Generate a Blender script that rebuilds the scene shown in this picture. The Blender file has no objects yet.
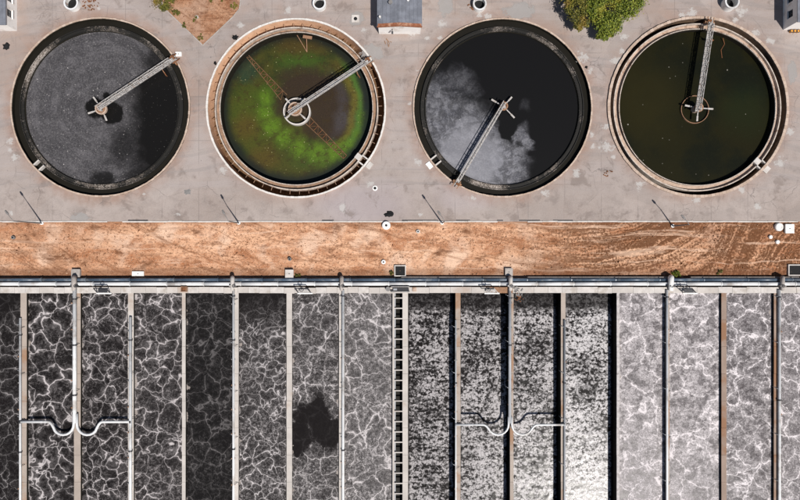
import bpy, bmesh, math, random
from mathutils import Vector
random.seed(7)
PI = math.pi
sc = bpy.context.scene
COL = sc.collection

# ------------------------------------------------------------------ camera, sky, sun, exposure
H = 100.0                                   # drone height above the yard, metres
cam = bpy.data.cameras.new('camera'); co = bpy.data.objects.new('camera', cam); COL.objects.link(co)
co.location = (0, 0, H); co.rotation_euler = (0, 0, 0)
cam.sensor_width = 36; cam.lens = 27.0; cam.clip_start = 0.5; cam.clip_end = 4000
sc.camera = co
SUN_EL = math.radians(60); SX, SY = 0.575, -0.818        # direction towards the sun, on the ground
world = bpy.data.worlds.new('World'); sc.world = world; world.use_nodes = True
wn = world.node_tree.nodes; wl = world.node_tree.links
sky = wn.new('ShaderNodeTexSky'); sky.sky_type = 'NISHITA'; sky.sun_disc = False
sky.sun_elevation = SUN_EL; sky.sun_rotation = math.atan2(SX, SY)
bg = wn['Background']; bg.inputs['Strength'].default_value = 0.052
wl.new(sky.outputs['Color'], bg.inputs['Color'])
sun = bpy.data.lights.new('sun', 'SUN'); sun.energy = 5.0; sun.angle = math.radians(0.53); sun.color = (1.0, 0.955, 0.90)
so = bpy.data.objects.new('sun', sun); COL.objects.link(so)
sd = Vector((SX * math.cos(SUN_EL), SY * math.cos(SUN_EL), math.sin(SUN_EL)))
so.rotation_euler = sd.to_track_quat('Z', 'Y').to_euler(); so.location = sd * 150
sc.view_settings.view_transform = 'Standard'; sc.view_settings.look = 'None'
sc.view_settings.exposure = 0.0; sc.view_settings.gamma = 1.0

# ------------------------------------------------------------------ helpers: plan coordinates (6 units of the survey = 1 m on the ground)
def W(px, py, z=0.0):
    k = (H - z) / H / 6.0
    return Vector(((px - 400) * k, (250 - py) * k, z))
def wx(px, z=0.0): return (px - 400) / 6.0 * (H - z) / H
def wy(py, z=0.0): return (250 - py) / 6.0 * (H - z) / H

# ------------------------------------------------------------------ node helper
class S:
    def __init__(s, b, k): s.b = b; s.k = k
    def __add__(s, o): return s.b.math('ADD', s, o)
    def __radd__(s, o): return s.b.math('ADD', o, s)
    def __sub__(s, o): return s.b.math('SUBTRACT', s, o)
    def __rsub__(s, o): return s.b.math('SUBTRACT', o, s)
    def __mul__(s, o): return s.b.math('MULTIPLY', s, o)
    def __rmul__(s, o): return s.b.math('MULTIPLY', o, s)
    def __truediv__(s, o): return s.b.math('DIVIDE', s, o)
class B:
    def __init__(b, name):
        b.m = bpy.data.materials.new(name); b.m.use_nodes = True
        b.t = b.m.node_tree; b.n = b.t.nodes; b.p = b.n['Principled BSDF']; b._pos = None
    def put(b, inp, v):
        if isinstance(v, S): b.t.links.new(v.k, inp)
        elif isinstance(v, (tuple, list)):
            inp.default_value = (*v, 1.0) if len(v) == 3 and len(inp.default_value) == 4 else tuple(v)
        else: inp.default_value = v
    def math(b, op, x, y=0.0, z=None):
        n = b.n.new('ShaderNodeMath'); n.operation = op; b.put(n.inputs[0], x); b.put(n.inputs[1], y)
        if z is not None: b.put(n.inputs[2], z)
        return S(b, n.outputs[0])
    def vm(b, op, x, y):
        n = b.n.new('ShaderNodeVectorMath'); n.operation = op; b.put(n.inputs[0], x)
        if op == 'SCALE': b.put(n.inputs['Scale'], y)
        else: b.put(n.inputs[1], y)
        return S(b, n.outputs['Value'] if op in ('LENGTH', 'DISTANCE') else n.outputs[0])
    def pos(b):
        if b._pos is None: b._pos = S(b, b.n.new('ShaderNodeNewGeometry').outputs['Position'])
        return b._pos
    def island(b): return S(b, b.n.new('ShaderNodeNewGeometry').outputs['Random Per Island'])
    def objrand(b): return S(b, b.n.new('ShaderNodeObjectInfo').outputs['Random'])
    def xyz(b, v):
        n = b.n.new('ShaderNodeSeparateXYZ'); b.put(n.inputs[0], v); return [S(b, n.outputs[i]) for i in range(3)]
    def comb(b, x, y, z=0.0):
        n = b.n.new('ShaderNodeCombineXYZ')
        for i, v in enumerate((x, y, z)): b.put(n.inputs[i], v)
        return S(b, n.outputs[0])
    def noise(b, v, scale, detail=3.0, rough=0.55, color=False):
        n = b.n.new('ShaderNodeTexNoise'); b.put(n.inputs['Vector'], v)
        n.inputs['Scale'].default_value = scale; n.inputs['Detail'].default_value = detail; n.inputs['Roughness'].default_value = rough
        return S(b, n.outputs['Color' if color else 'Fac'])
    def vor(b, v, scale, feature='DISTANCE_TO_EDGE', out='Distance', rnd=1.0):
        n = b.n.new('ShaderNodeTexVoronoi'); n.feature = feature; b.put(n.inputs['Vector'], v)
        n.inputs['Scale'].default_value = scale; n.inputs['Randomness'].default_value = rnd
        return S(b, n.outputs[out])
    def sm(b, x, lo, hi, t0=0.0, t1=1.0):
        n = b.n.new('ShaderNodeMapRange'); n.interpolation_type = 'SMOOTHSTEP'
        b.put(n.inputs[0], x)
        if lo > hi: lo, hi, t0, t1 = hi, lo, t1, t0
        for i, v in enumerate((lo, hi, t0, t1)): b.put(n.inputs[1 + i], v)
        return S(b, n.outputs[0])
    def mix(b, f, c1, c2, mode='MIX'):
        n = b.n.new('ShaderNodeMix'); n.data_type = 'RGBA'; n.blend_type = mode; n.clamp_factor = True
        b.put(n.inputs[0], f); b.put(n.inputs[6], c1); b.put(n.inputs[7], c2)
        return S(b, n.outputs[2])
    def clamp(b, x): 
        n = b.n.new('ShaderNodeClamp'); b.put(n.inputs[0], x); return S(b, n.outputs[0])
    def warp(b, v, scale, amt, detail=2.0):
        c = b.noise(v, scale, detail, color=True)
        return b.vm('ADD', v, b.vm('SCALE', b.vm('SUBTRACT', c, (0.5, 0.5, 0.5)), amt))
    def blob(b, v, px, py, r0, r1, z=0.0, sx=1.0, sy=1.0):
        c = W(px, py, z); d = b.vm('SUBTRACT', v, (c.x, c.y, z)); d = b.vm('MULTIPLY', d, (1 / sx, 1 / sy, 0))
        return b.sm(b.vm('LENGTH', d, (0, 0, 0)), r1 / 6.0, r0 / 6.0)
    def done(b, color, rough=0.8, bump=None, strength=0.4, dist=0.05, spec=0.5, metal=0.0, alpha=None, ior=None):
        b.put(b.p.inputs['Base Color'], color); b.put(b.p.inputs['Roughness'], rough)
        b.p.inputs['Specular IOR Level'].default_value = spec; b.p.inputs['Metallic'].default_value = metal
        if ior: b.p.inputs['IOR'].default_value = ior
        if alpha is not None: b.put(b.p.inputs['Alpha'], alpha)
        if bump is not None:
            n = b.n.new('ShaderNodeBump'); n.inputs['Strength'].default_value = strength; n.inputs['Distance'].default_value = dist
            b.put(n.inputs['Height'], bump); b.t.links.new(n.outputs[0], b.p.inputs['Normal'])
        return b.m

# ------------------------------------------------------------------ mesh helper
ORG = {}
class MB:
    def __init__(s): s.v = []; s.f = []
    def quad(s, a, b, c, d):
        n = len(s.v); s.v += [tuple(a), tuple(b), tuple(c), tuple(d)]; s.f.append((n, n+1, n+2, n+3))
    def poly(s, pts):
        n = len(s.v); s.v += [tuple(p) for p in pts]; s.f.append(tuple(range(n, n + len(pts))))
    def hexa(s, p):                        # p: 4 bottom + 4 top, ccw
        n = len(s.v); s.v += [tuple(q) for q in p]
        s.f += [(n+3, n+2, n+1, n), (n+4, n+5, n+6, n+7), (n, n+1, n+5, n+4), (n+1, n+2, n+6, n+5), (n+2, n+3, n+7, n+6), (n+3, n, n+4, n+7)]
    def box(s, x0, y0, z0, x1, y1, z1):
        x0, x1 = sorted((x0, x1)); y0, y1 = sorted((y0, y1)); z0, z1 = sorted((z0, z1))
        s.hexa([(x0,y0,z0),(x1,y0,z0),(x1,y1,z0),(x0,y1,z0),(x0,y0,z1),(x1,y0,z1),(x1,y1,z1),(x0,y1,z1)])
    def bar(s, p, q, w, h=None):
        p, q = Vector(p), Vector(q); h = w if h is None else h; d = (q - p).normalized()
        up = Vector((0, 0, 1)) if abs(d.z) < 0.95 else Vector((1, 0, 0))
        a = d.cross(up).normalized() * w / 2; u = a.cross(d).normalized() * h / 2
        s.hexa([p - a - u, p + a - u, q + a - u, q - a - u, p - a + u, p + a + u, q + a + u, q - a + u])
    def tube(s, pts, r, n=10, caps=True):
        pts = [Vector(p) for p in pts]; rs = r if isinstance(r, (list, tuple)) else [r] * len(pts)
        base = len(s.v); ref = None
        for i, p in enumerate(pts):
            d = (pts[min(i+1, len(pts)-1)] - pts[max(i-1, 0)]).normalized()
            if ref is None:
                up = Vector((0, 0, 1)) if abs(d.z) < 0.9 else Vector((1, 0, 0)); a = d.cross(up).normalized()
            else: a = (ref - d * ref.dot(d)).normalized()
            ref = a; c = d.cross(a)
            for k in range(n):
                t = 2 * PI * k / n; s.v.append(tuple(p + (a * math.cos(t) + c * math.sin(t)) * rs[i]))
        for i in range(len(pts) - 1):
            for k in range(n):
                a0 = base + i*n + k; a1 = base + i*n + (k+1) % n; s.f.append((a0, a1, a1 + n, a0 + n))
        if caps:
            s.f.append(tuple(base + k for k in reversed(range(n)))); s.f.append(tuple(base + (len(pts)-1)*n + k for k in range(n)))
    def ring(s, c, r0, r1, z0, z1, seg=160, a0=0.0, a1=2*PI):
        full = abs(a1 - a0 - 2*PI) < 1e-6; m = seg if full else seg + 1; n = len(s.v)
        for i in range(m):
            t = a0 + (a1 - a0) * i / seg; cx, sy = math.cos(t), math.sin(t)
            for r, z in ((r0, z0), (r1, z0), (r1, z1), (r0, z1)): s.v.append((c[0] + r*cx, c[1] + r*sy, z))
        for i in range(seg):
            a = n + 4*i; b_ = n + 4*((i+1) % m)
            for k in range(4): s.f.append((a+k, b_+k, b_+(k+1) % 4, a+(k+1) % 4))
        if not full:
            s.f.append((n, n+3, n+2, n+1)[::-1]); e = n + 4*seg; s.f.append((e, e+3, e+2, e+1))
    def disc(s, c, r, z, seg=160):
        s.poly([(c[0] + r*math.cos(2*PI*i/seg), c[1] + r*math.sin(2*PI*i/seg), z) for i in range(seg)])
    def mesh(s, name, mat, o=(0,0,0), smooth=False):
        me = bpy.data.meshes.new(name); o = Vector(o)
        me.from_pydata([tuple(Vector(q) - o) for q in s.v], [], s.f); me.update()
        bm = bmesh.new(); bm.from_mesh(me); bmesh.ops.recalc_face_normals(bm, faces=bm.faces) if len(bm.faces) > 1 else None
        bm.to_mesh(me); bm.free()
        if mat: me.materials.append(mat)
        if smooth:
            for p in me.polygons: p.use_smooth = True
        return me
    def build(s, name, mat, parent=None, smooth=False, stuff=False):
        if parent is not None: o0 = ORG[parent.name]
        else:
            xs, ys, zs = zip(*s.v); o0 = Vector(((min(xs)+max(xs))/2, (min(ys)+max(ys))/2, min(zs)))
        ob = bpy.data.objects.new(name, s.mesh(name, mat, o0, smooth)); COL.objects.link(ob)
        ORG[ob.name] = o0
        if parent is not None: ob.parent = parent
        else: ob.location = o0
        if stuff: ob['kind'] = 'stuff'
        return ob
def tag(o, label=None, cat=None, group=None, kind=None):
    if label: o['label'] = label
    if cat: o['category'] = cat
    if group: o['group'] = group
    if kind: o['kind'] = kind
    return o
def empty(name, loc, label, cat, group=None):
    o = bpy.data.objects.new(name, None); COL.objects.link(o); o.location = loc; ORG[o.name] = Vector(loc)
    o.empty_display_size = 0.3
    return tag(o, label, cat, group)
def inst(me, name, parent, loc, rz=0.0, scale=None):
    o = bpy.data.objects.new(name, me); COL.objects.link(o)
    o0 = ORG[parent.name] if parent is not None else Vector((0, 0, 0))
    o.location = Vector(loc) - o0; o.rotation_euler = (0, 0, rz)
    if scale: o.scale = scale
    ORG[o.name] = Vector(loc)
    if parent is not None: o.parent = parent
    return o
def filled(name, outer, holes, z, mat):
    """flat sheet with holes"""
    bm = bmesh.new()
    for loop in [outer] + holes:
        vs = [bm.verts.new((p[0], p[1], z)) for p in loop]
        for i in range(len(vs)): bm.edges.new((vs[i], vs[(i+1) % len(vs)]))
    bmesh.ops.triangle_fill(bm, use_beauty=True, edges=bm.edges[:], normal=(0, 0, 1))
    for f in bm.faces:
        if f.normal.z < 0: f.normal_flip()
    me = bpy.data.meshes.new(name); bm.to_mesh(me); bm.free(); me.materials.append(mat)
    o = bpy.data.objects.new(name, me); COL.objects.link(o); ORG[o.name] = Vector((0, 0, 0))
    return o
def circ(c, r, n=160): return [(c[0] + r*math.cos(2*PI*i/n), c[1] + r*math.sin(2*PI*i/n)) for i in range(n)]

# ------------------------------------------------------------------ tank positions
ZR = 0.32                                   # tank rim above the yard
TC = [W(100, 107, ZR), W(296, 108, ZR), W(502.7, 107.6, ZR), W(698.5, 106.7, ZR)]
K = (H - ZR) / H / 6.0
RO = 90 * K                                 # outer radius of a tank

# ------------------------------------------------------------------ simple materials
def plain(name, c, rough=0.7, var=0.25, scale=2.0, spec=0.4, metal=0.0, bump=0.0, dirt=None):
    b = B(name); p = b.pos(); n = b.noise(p, scale, 5, 0.6); n2 = b.noise(p, scale * 6, 3)
    f = b.sm(n * 0.7 + n2 * 0.3, 0.3, 0.7)
    d = tuple(v * (1 - var) for v in c); l = tuple(min(1, v * (1 + var * 0.6)) for v in c)
    col = b.mix(f, d, l)
    if dirt: col = b.mix(b.sm(b.noise(p, scale * 0.6, 5, 0.65), 0.5, 0.68), col, dirt)
    return b.done(col, rough, bump=(n2 if bump else None), strength=bump, spec=spec, metal=metal)
M = {}
M['concrete'] = plain('concrete', (0.38, 0.345, 0.32), 0.85, 0.22, 1.1, 0.3, bump=0.25, dirt=(0.27, 0.235, 0.205))
M['concrete_pale'] = plain('concrete_pale', (0.55, 0.515, 0.485), 0.85, 0.18, 1.0, 0.3, bump=0.2, dirt=(0.40, 0.36, 0.32))
M['white'] = plain('white_paint', (0.80, 0.79, 0.77), 0.6, 0.1, 1.5, dirt=(0.6, 0.57, 0.53))
M['white_pipe'] = plain('white_pipe', (0.66, 0.665, 0.67), 0.4, 0.12, 0.6, dirt=(0.42, 0.39, 0.365))
M['grey_pipe'] = plain('grey_pipe', (0.33, 0.34, 0.36), 0.4, 0.15, 1.2)
M['blue_pipe'] = plain('blue_pipe', (0.065, 0.095, 0.135), 0.32, 0.2, 0.8, dirt=(0.16, 0.18, 0.20))
M['rust'] = plain('rust', (0.20, 0.085, 0.04), 0.85, 0.4, 5.0, 0.2)
M['rake'] = plain('submerged_rust', (0.15, 0.085, 0.046), 0.85, 0.4, 3.0, 0.1)
M['rust_light'] = plain('rust_light', (0.29, 0.165, 0.10), 0.85, 0.35, 4.0, 0.2)
M['slime'] = plain('wet_black_slime', (0.018, 0.0155, 0.0105), 0.8, 0.35, 2.0, 0.12)
M['dark_metal'] = plain('dark_metal', (0.035, 0.035, 0.04), 0.5, 0.3, 3.0)
M['galv'] = plain('galvanised_steel', (0.44, 0.42, 0.405), 0.5, 0.3, 4.0, dirt=(0.22, 0.165, 0.13))
M['galv_dull'] = plain('dull_grating', (0.20, 0.19, 0.185), 0.6, 0.3, 4.0)
M['orange_floor'] = plain('orange_stained_concrete', (0.78, 0.50, 0.33), 0.85, 0.18, 1.6, 0.2, dirt=(0.60, 0.36, 0.22))
M['brown_floor'] = plain('brown_stained_concrete', (0.31, 0.195, 0.13), 0.85, 0.3, 1.6, 0.2, dirt=(0.17, 0.12, 0.09))
M['tan_concrete'] = plain('tan_concrete', (0.48, 0.36, 0.285), 0.85, 0.25, 1.5, 0.2, dirt=(0.28, 0.18, 0.125))
M['wet_brown'] = plain('wet_brown_sludge', (0.045, 0.030, 0.020), 0.7, 0.5, 1.2, 0.15, dirt=(0.012, 0.011, 0.009))
M['launder'] = plain('stained_launder_concrete', (0.54, 0.47, 0.41), 0.85, 0.3, 1.5, 0.2, dirt=(0.26, 0.185, 0.14))
M['brown_deep'] = plain('wet_brown_concrete', (0.16, 0.105, 0.07), 0.8, 0.4, 1.0, 0.2, dirt=(0.04, 0.03, 0.022))
M['black'] = plain('black_sheet', (0.012, 0.012, 0.013), 0.7, 0.3, 3.0, 0.2)
M['orange_plastic'] = plain('orange_plastic', (0.60, 0.27, 0.03), 0.5, 0.15, 3.0)
M['glass'] = plain('window_glass', (0.03, 0.04, 0.05), 0.08, 0.2, 1.0, 0.5)
M['roof_edge'] = plain('rusty_roof_edge', (0.27, 0.105, 0.055), 0.85, 0.35, 2.5, 0.2, dirt=(0.42, 0.25, 0.17))
M['plaster'] = plain('white_plaster', (0.88, 0.85, 0.82), 0.85, 0.06, 0.9, 0.2, dirt=(0.70, 0.64, 0.59))
M['bark'] = plain('bark', (0.10, 0.07, 0.045), 0.9, 0.4, 6.0, 0.1)

def rim_mat(name, c, c2):
    b = B(name); p = b.pos(); r = b.island(); n = b.noise(p, 1.2, 4)
    col = b.mix(b.sm(r * 0.55 + n * 0.6, 0.35, 0.8), c, c2)
    return b.done(col, 0.85, bump=b.noise(p, 9, 3), strength=0.3, spec=0.25)
M['rim_white'] = rim_mat('white_coping', (0.60, 0.57, 0.535), (0.66, 0.63, 0.60))
M['rim_tan'] = rim_mat('tan_coping', (0.40, 0.30, 0.235), (0.50, 0.395, 0.325))

def pavement_mat():
    b = B('yard_concrete'); p = b.pos(); x, y, z = b.xyz(p)
    n1 = b.noise(p, 0.09, 5, 0.6); n2 = b.noise(p, 0.55, 5, 0.62); n3 = b.noise(p, 5.0, 4, 0.7)
    st = b.noise(b.vm('MULTIPLY', p, (0.05, 0.9, 1)), 1.0, 4, 0.6)            # long drag marks along the road
    col = b.mix(b.sm(n1, 0.35, 0.65), (0.300, 0.242, 0.214), (0.385, 0.325, 0.297))
    col = b.mix(b.sm(n2, 0.42, 0.72, 0, 0.6), col, (0.235, 0.193, 0.175))
    col = b.mix(b.sm(n3, 0.35, 0.75, 0, 0.30), col, (0.47, 0.43, 0.405))
    road = b.sm(y, wy(185), wy(196))                                         # paler roadway along the dirt strip
    col = b.mix(b.math('MULTIPLY', 1.0 - road, b.sm(st, 0.4, 0.65, 0.15, 0.7)), col, (0.365, 0.317, 0.302))
    mv = b.blob(b.warp(p, 0.2, 4.0), 360, 205, 20, 70, 0, 1.0, 0.5)
    col = b.mix(mv * 0.5, col, (0.37, 0.325, 0.35))
    mv2 = b.blob(b.warp(p, 0.2, 4.0), 465, 195, 15, 50, 0, 1.0, 0.5)
    col = b.mix(mv2 * 0.4, col, (0.37, 0.325, 0.345))
    # rust washed out from the tank rims
    for i, c in enumerate(TC):
        d = b.vm('LENGTH', b.vm('SUBTRACT', b.warp(p, 0.5, 1.2), (c.x, c.y, 0)), (0, 0, 0))
        a = (0.62, 0.30, 0.55, 0.45)[i]
        col = b.mix(b.sm(d, RO + 2.4, RO - 0.2) * b.sm(n2, 0.3, 0.6, 0.4, 1.0) * a, col, (0.30, 0.165, 0.11))
    wm = b.sm(b.noise(p, 0.13, 3), 0.47, 0.66) * b.sm(y, wy(150), wy(60))
    col = b.mix(wm * 0.45, col, (0.32, 0.215, 0.165))
    stn = b.sm(b.noise(b.warp(p, 0.3, 3.0, 3), 0.28, 5, 0.7), 0.53, 0.66)
    col = b.mix(stn * 0.65, col, (0.195, 0.155, 0.137))
    ty = b.noise(b.comb(b.vm('LENGTH', b.vm('SUBTRACT', b.warp(p, 0.1, 2.0, 2), (W(400, 1500).x, W(400, 1500).y, 0)), (0, 0, 0)) * 0.9, x * 0.02, 0.0), 1.0, 3, 0.6)
    col = b.mix(b.sm(ty, 0.52, 0.64) * (1.0 - road) * 0.35, col, (0.235, 0.212, 0.206))
    cellc = b.vor(b.warp(p, 0.15, 1.0, 2), 0.11, 'F1', 'Color', 0.8); c0, c1, c2 = b.xyz(cellc)
    col = b.mix(b.sm(c0, 0.55, 0.95) * 0.16, col, (0.43, 0.385, 0.36)); col = b.mix(b.sm(c1, 0.6, 0.95) * 0.2, col, (0.205, 0.175, 0.16))
    # cracks and slab joints
    wp = b.warp(b.warp(p, 0.6, 0.9, 4), 3.0, 0.15)
    e = b.vor(wp, 0.16); cr = b.sm(e, 0.007, 0.001) * b.sm(b.noise(p, 0.17, 3), 0.50, 0.62)
    e2 = b.vor(wp, 0.45); cr2 = b.sm(e2, 0.016, 0.003) * b.sm(b.noise(p, 0.11, 2), 0.57, 0.66)
    jx = b.math('ABSOLUTE', b.math('FRACT', x / 6.1) - 0.5); jy = b.math('ABSOLUTE', b.math('FRACT', y / 7.3) - 0.5)
    jn = b.sm(b.noise(p, 0.25, 3), 0.45, 0.6)
    jo = b.math('MAXIMUM', b.sm(jx, 0.0085, 0.004), b.sm(jy, 0.0075, 0.0035)) * jn * 0.8
    k = b.math('MAXIMUM', b.math('MAXIMUM', cr, cr2 * 0.8), jo)
    col = b.mix(k * 0.5, col, (0.10, 0.088, 0.084))
    sp = b.sm(b.noise(p, 1.7, 2), 0.70, 0.76)
    col = b.mix(sp * 0.6, col, (0.12, 0.105, 0.10))
    gr = b.noise(p, 14.0, 2, 0.7); col = b.mix(b.sm(gr, 0.4, 0.7, 0, 0.35), col, (0.17, 0.15, 0.142))
    return b.done(col, 0.88, bump=n3 * 0.5 + n2 - k * 1.5, strength=0.35, dist=0.06, spec=0.25)
M['yard'] = pavement_mat()

yK = wy(221.6)
def dirt_mat():
    b = B('dry_orange_soil'); p = b.pos(); x, y, z = b.xyz(p)
    w = b.warp(p, 0.25, 2.5, 3)
    n0 = b.noise(b.vm('MULTIPLY', w, (0.035, 0.25, 1)), 1.0, 4, 0.6)
    n1 = b.noise(b.vm('MULTIPLY', w, (0.30, 0.75, 1)), 1.0, 6, 0.65)
    n2 = b.noise(p, 2.6, 5, 0.7); n3 = b.noise(p, 9.0, 3, 0.7)
    col = b.mix(b.sm(n1 * 0.6 + n0 * 0.4, 0.38, 0.60), (0.38, 0.150, 0.066), (0.76, 0.445, 0.275))
    col = b.mix(b.sm(n2, 0.49, 0.64, 0, 0.8), col, (0.17, 0.070, 0.034))
    col = b.mix(b.sm(n3, 0.45, 0.70, 0, 0.65), col, (0.72, 0.47, 0.32))
    east0 = b.sm(x, wx(500), wx(640))
    pale = b.sm(b.noise(w, 0.16, 3), 0.5, 0.66) * (1.0 - east0 * 0.5)
    col = b.mix(pale * 0.7, col, (0.76, 0.54, 0.40))
    east = b.sm(b.noise(p, 0.12, 3) * 8.0 + x, wx(500), wx(640))                  # darker, damper ground at the eastern end
    rut = b.noise(b.vm('MULTIPLY', b.warp(p, 0.06, 9.0, 2), (0.05, 0.85, 1)), 1.0, 3, 0.5)
    def track(px, py, sc, off):                                                   # wheel tracks: long arcs about a turning point
        c_ = W(px, py); d_ = b.vm('LENGTH', b.vm('SUBTRACT', b.warp(b.warp(p, 0.12, 2.4, 3), 0.6, 0.7, 3), (c_.x, c_.y, 0)), (0, 0, 0))
        return b.noise(b.comb(d_ * sc, x * 0.03, off), 1.0, 3, 0.65)
    tr1 = track(585, 70, 1.5, 1.0); tr2 = track(700, -900, 1.1, 5.0); tr3 = track(860, 300, 1.3, 9.0)
    arc = b.mix(b.sm(x, wx(690), wx(735)), tr1, tr3)
    dk = b.math('MULTIPLY', east, b.sm(b.math('ADD', arc, (n2 - 0.5) * 0.9 + (n1 - 0.5) * 0.5), 0.33, 0.54, 0.12, 1.0))
    col = b.mix(b.sm(tr2, 0.52, 0.64) * (1.0 - east) * 0.6, col, (0.24, 0.105, 0.052))
    col = b.mix(dk * 0.92, col, (0.120, 0.048, 0.020))
    hs = b.noise(b.vm('MULTIPLY', b.warp(p, 0.10, 2.0, 2), (0.035, 1.3, 1)), 1.0, 4, 0.65)
    col = b.mix(b.sm(hs, 0.54, 0.66) * 0.55, col, (0.76, 0.53, 0.385)); col = b.mix(b.sm(hs, 0.44, 0.33) * 0.5, col, (0.19, 0.08, 0.038))
    wst = b.sm(x + b.noise(p, 0.15, 3) * 10.0, wx(190), wx(60))
    col = b.mix(b.math('MULTIPLY', wst, b.sm(n1, 0.42, 0.6)) * 0.6, col, (0.20, 0.085, 0.042))
    edge = b.math('MAXIMUM', b.sm(y + n1 * 1.6, yK - 0.1, yK + 1.0), b.sm(y - n1 * 1.6, wy(271), wy(276.5)))
    col = b.mix(edge * 0.55, col, (0.17, 0.075, 0.04))
    spots = b.math('MAXIMUM', b.sm(b.noise(b.vm('MULTIPLY', w, (0.6, 1.3, 1)), 0.34, 5, 0.7), 0.54, 0.68), b.sm(b.noise(b.vm('MULTIPLY', p, (0.7, 1.3, 1)), 1.1, 6, 0.75), 0.55, 0.66) * 0.85)
    col = b.mix(spots * 0.8, col, (0.15, 0.062, 0.030))
    return b.done(col, 0.95, bump=n2 + n3 * 0.6 + arc * 1.2, strength=0.85, dist=0.14, spec=0.1)
M['dirt'] = dirt_mat()

# ------------------------------------------------------------------ the setting: ground, yard, soil strip
ZT = 1.0                                    # top of the aeration basin walls
BX0, BX1 = wx(-92, ZT), wx(894, ZT); BY0, BY1 = wy(640, ZT), wy(286.8, ZT)
basin_hole = [(BX0, BY0), (BX1, BY0), (BX1, BY1), (BX0, BY1)]
g = filled('ground', [(-900, -900), (900, -900), (900, 900), (-900, 900)], [circ(c, RO - 0.05, 96) for c in TC] + [basin_hole], -0.12, M['dirt'])
tag(g, kind='structure')
yK = wy(221.6)
bedA = [W(152, -60), W(163, 7), W(203, 45.5), W(233, 17), W(239.5, 9), W(240.5, 2), W(236, -60)]
yard = filled('pavement', [(-200, yK), (200, yK), (200, 120), (-200, 120)],
              [circ(c, RO - 0.05, 128) for c in TC] + [[(p.x, p.y) for p in bedA]], 0.0, M['yard'])
tag(yard, kind='structure')
for bed, nm in ((bedA, 'planting_bed'),):
    bo = filled(nm, [(p.x, p.y) for p in bed], [], -0.05, M['dirt']); tag(bo, kind='structure')
# soil strip with real relief: ruts and clods
def soil():
    from mathutils import noise as mn
    x0, x1, y0, y1 = -110.0, 110.0, wy(287.5), yK
    nx, ny = 700, 44; vs = []; fs = []
    for j in range(ny + 1):
        for i in range(nx + 1):
            x = x0 + (x1 - x0) * i / nx; y = y0 + (y1 - y0) * j / ny
            a = mn.noise(Vector((x * 0.06 + 3, y * 1.1 + 2.5 * mn.noise(Vector((x * 0.05, 0, 1))), 0))) * 0.05
            c = mn.noise(Vector((x * 0.9, y * 0.9, 5))) * 0.035 + mn.noise(Vector((x * 2.6, y * 2.6, 9))) * 0.03
            e = min(1.0, (y1 - y) / 0.8, (y - y0) / 0.8)
            vs.append((x, y, -0.03 + (a + c) * max(0, e)))
    for j in range(ny):
        for i in range(nx):
            k = j * (nx + 1) + i; fs.append((k, k + 1, k + nx + 2, k + nx + 1))
    me = bpy.data.meshes.new('dirt_strip'); me.from_pydata(vs, [], fs); me.materials.append(M['dirt'])
    for p in me.polygons: p.use_smooth = True
    o = bpy.data.objects.new('dirt_strip', me); COL.objects.link(o); tag(o, kind='structure'); ORG[o.name] = Vector((0, 0, 0)); return o
strip = soil()

# kerb between yard and soil: stones laid end to end
kb = MB(); kb.box(-1.24, -0.11, -0.25, 1.24, 0.11, 0.13); kme = kb.mesh('kerb_stone', M['concrete_pale'])
n = 0
for i in range(-40, 41):
    if random.random() < 0.05: continue
    inst(kme, 'kerb_stone', yard, (i * 2.5, yK + 0.0 + random.uniform(-0.03, 0.03), random.uniform(-0.05, 0.0)), random.uniform(-0.006, 0.006))
# concrete edging round the planting bed
for bed in (bedA,):
    for a, c in zip(bed[:-1], bed[1:]):
        a = a.copy(); c = c.copy(); d = (c - a); L = d.length; d.normalize(); nseg = max(1, round(L / 2.2))
        if a.y > 55 and c.y > 55: continue
        for k in range(nseg):
            m_ = MB(); m_.bar(a + d * (L * k / nseg + 0.02) + Vector((0, 0, 0.0)), a + d * (L * (k + 1) / nseg - 0.02), 0.16, 0.16)
            m_.build('edging_stone', M['concrete'], yard)

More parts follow.
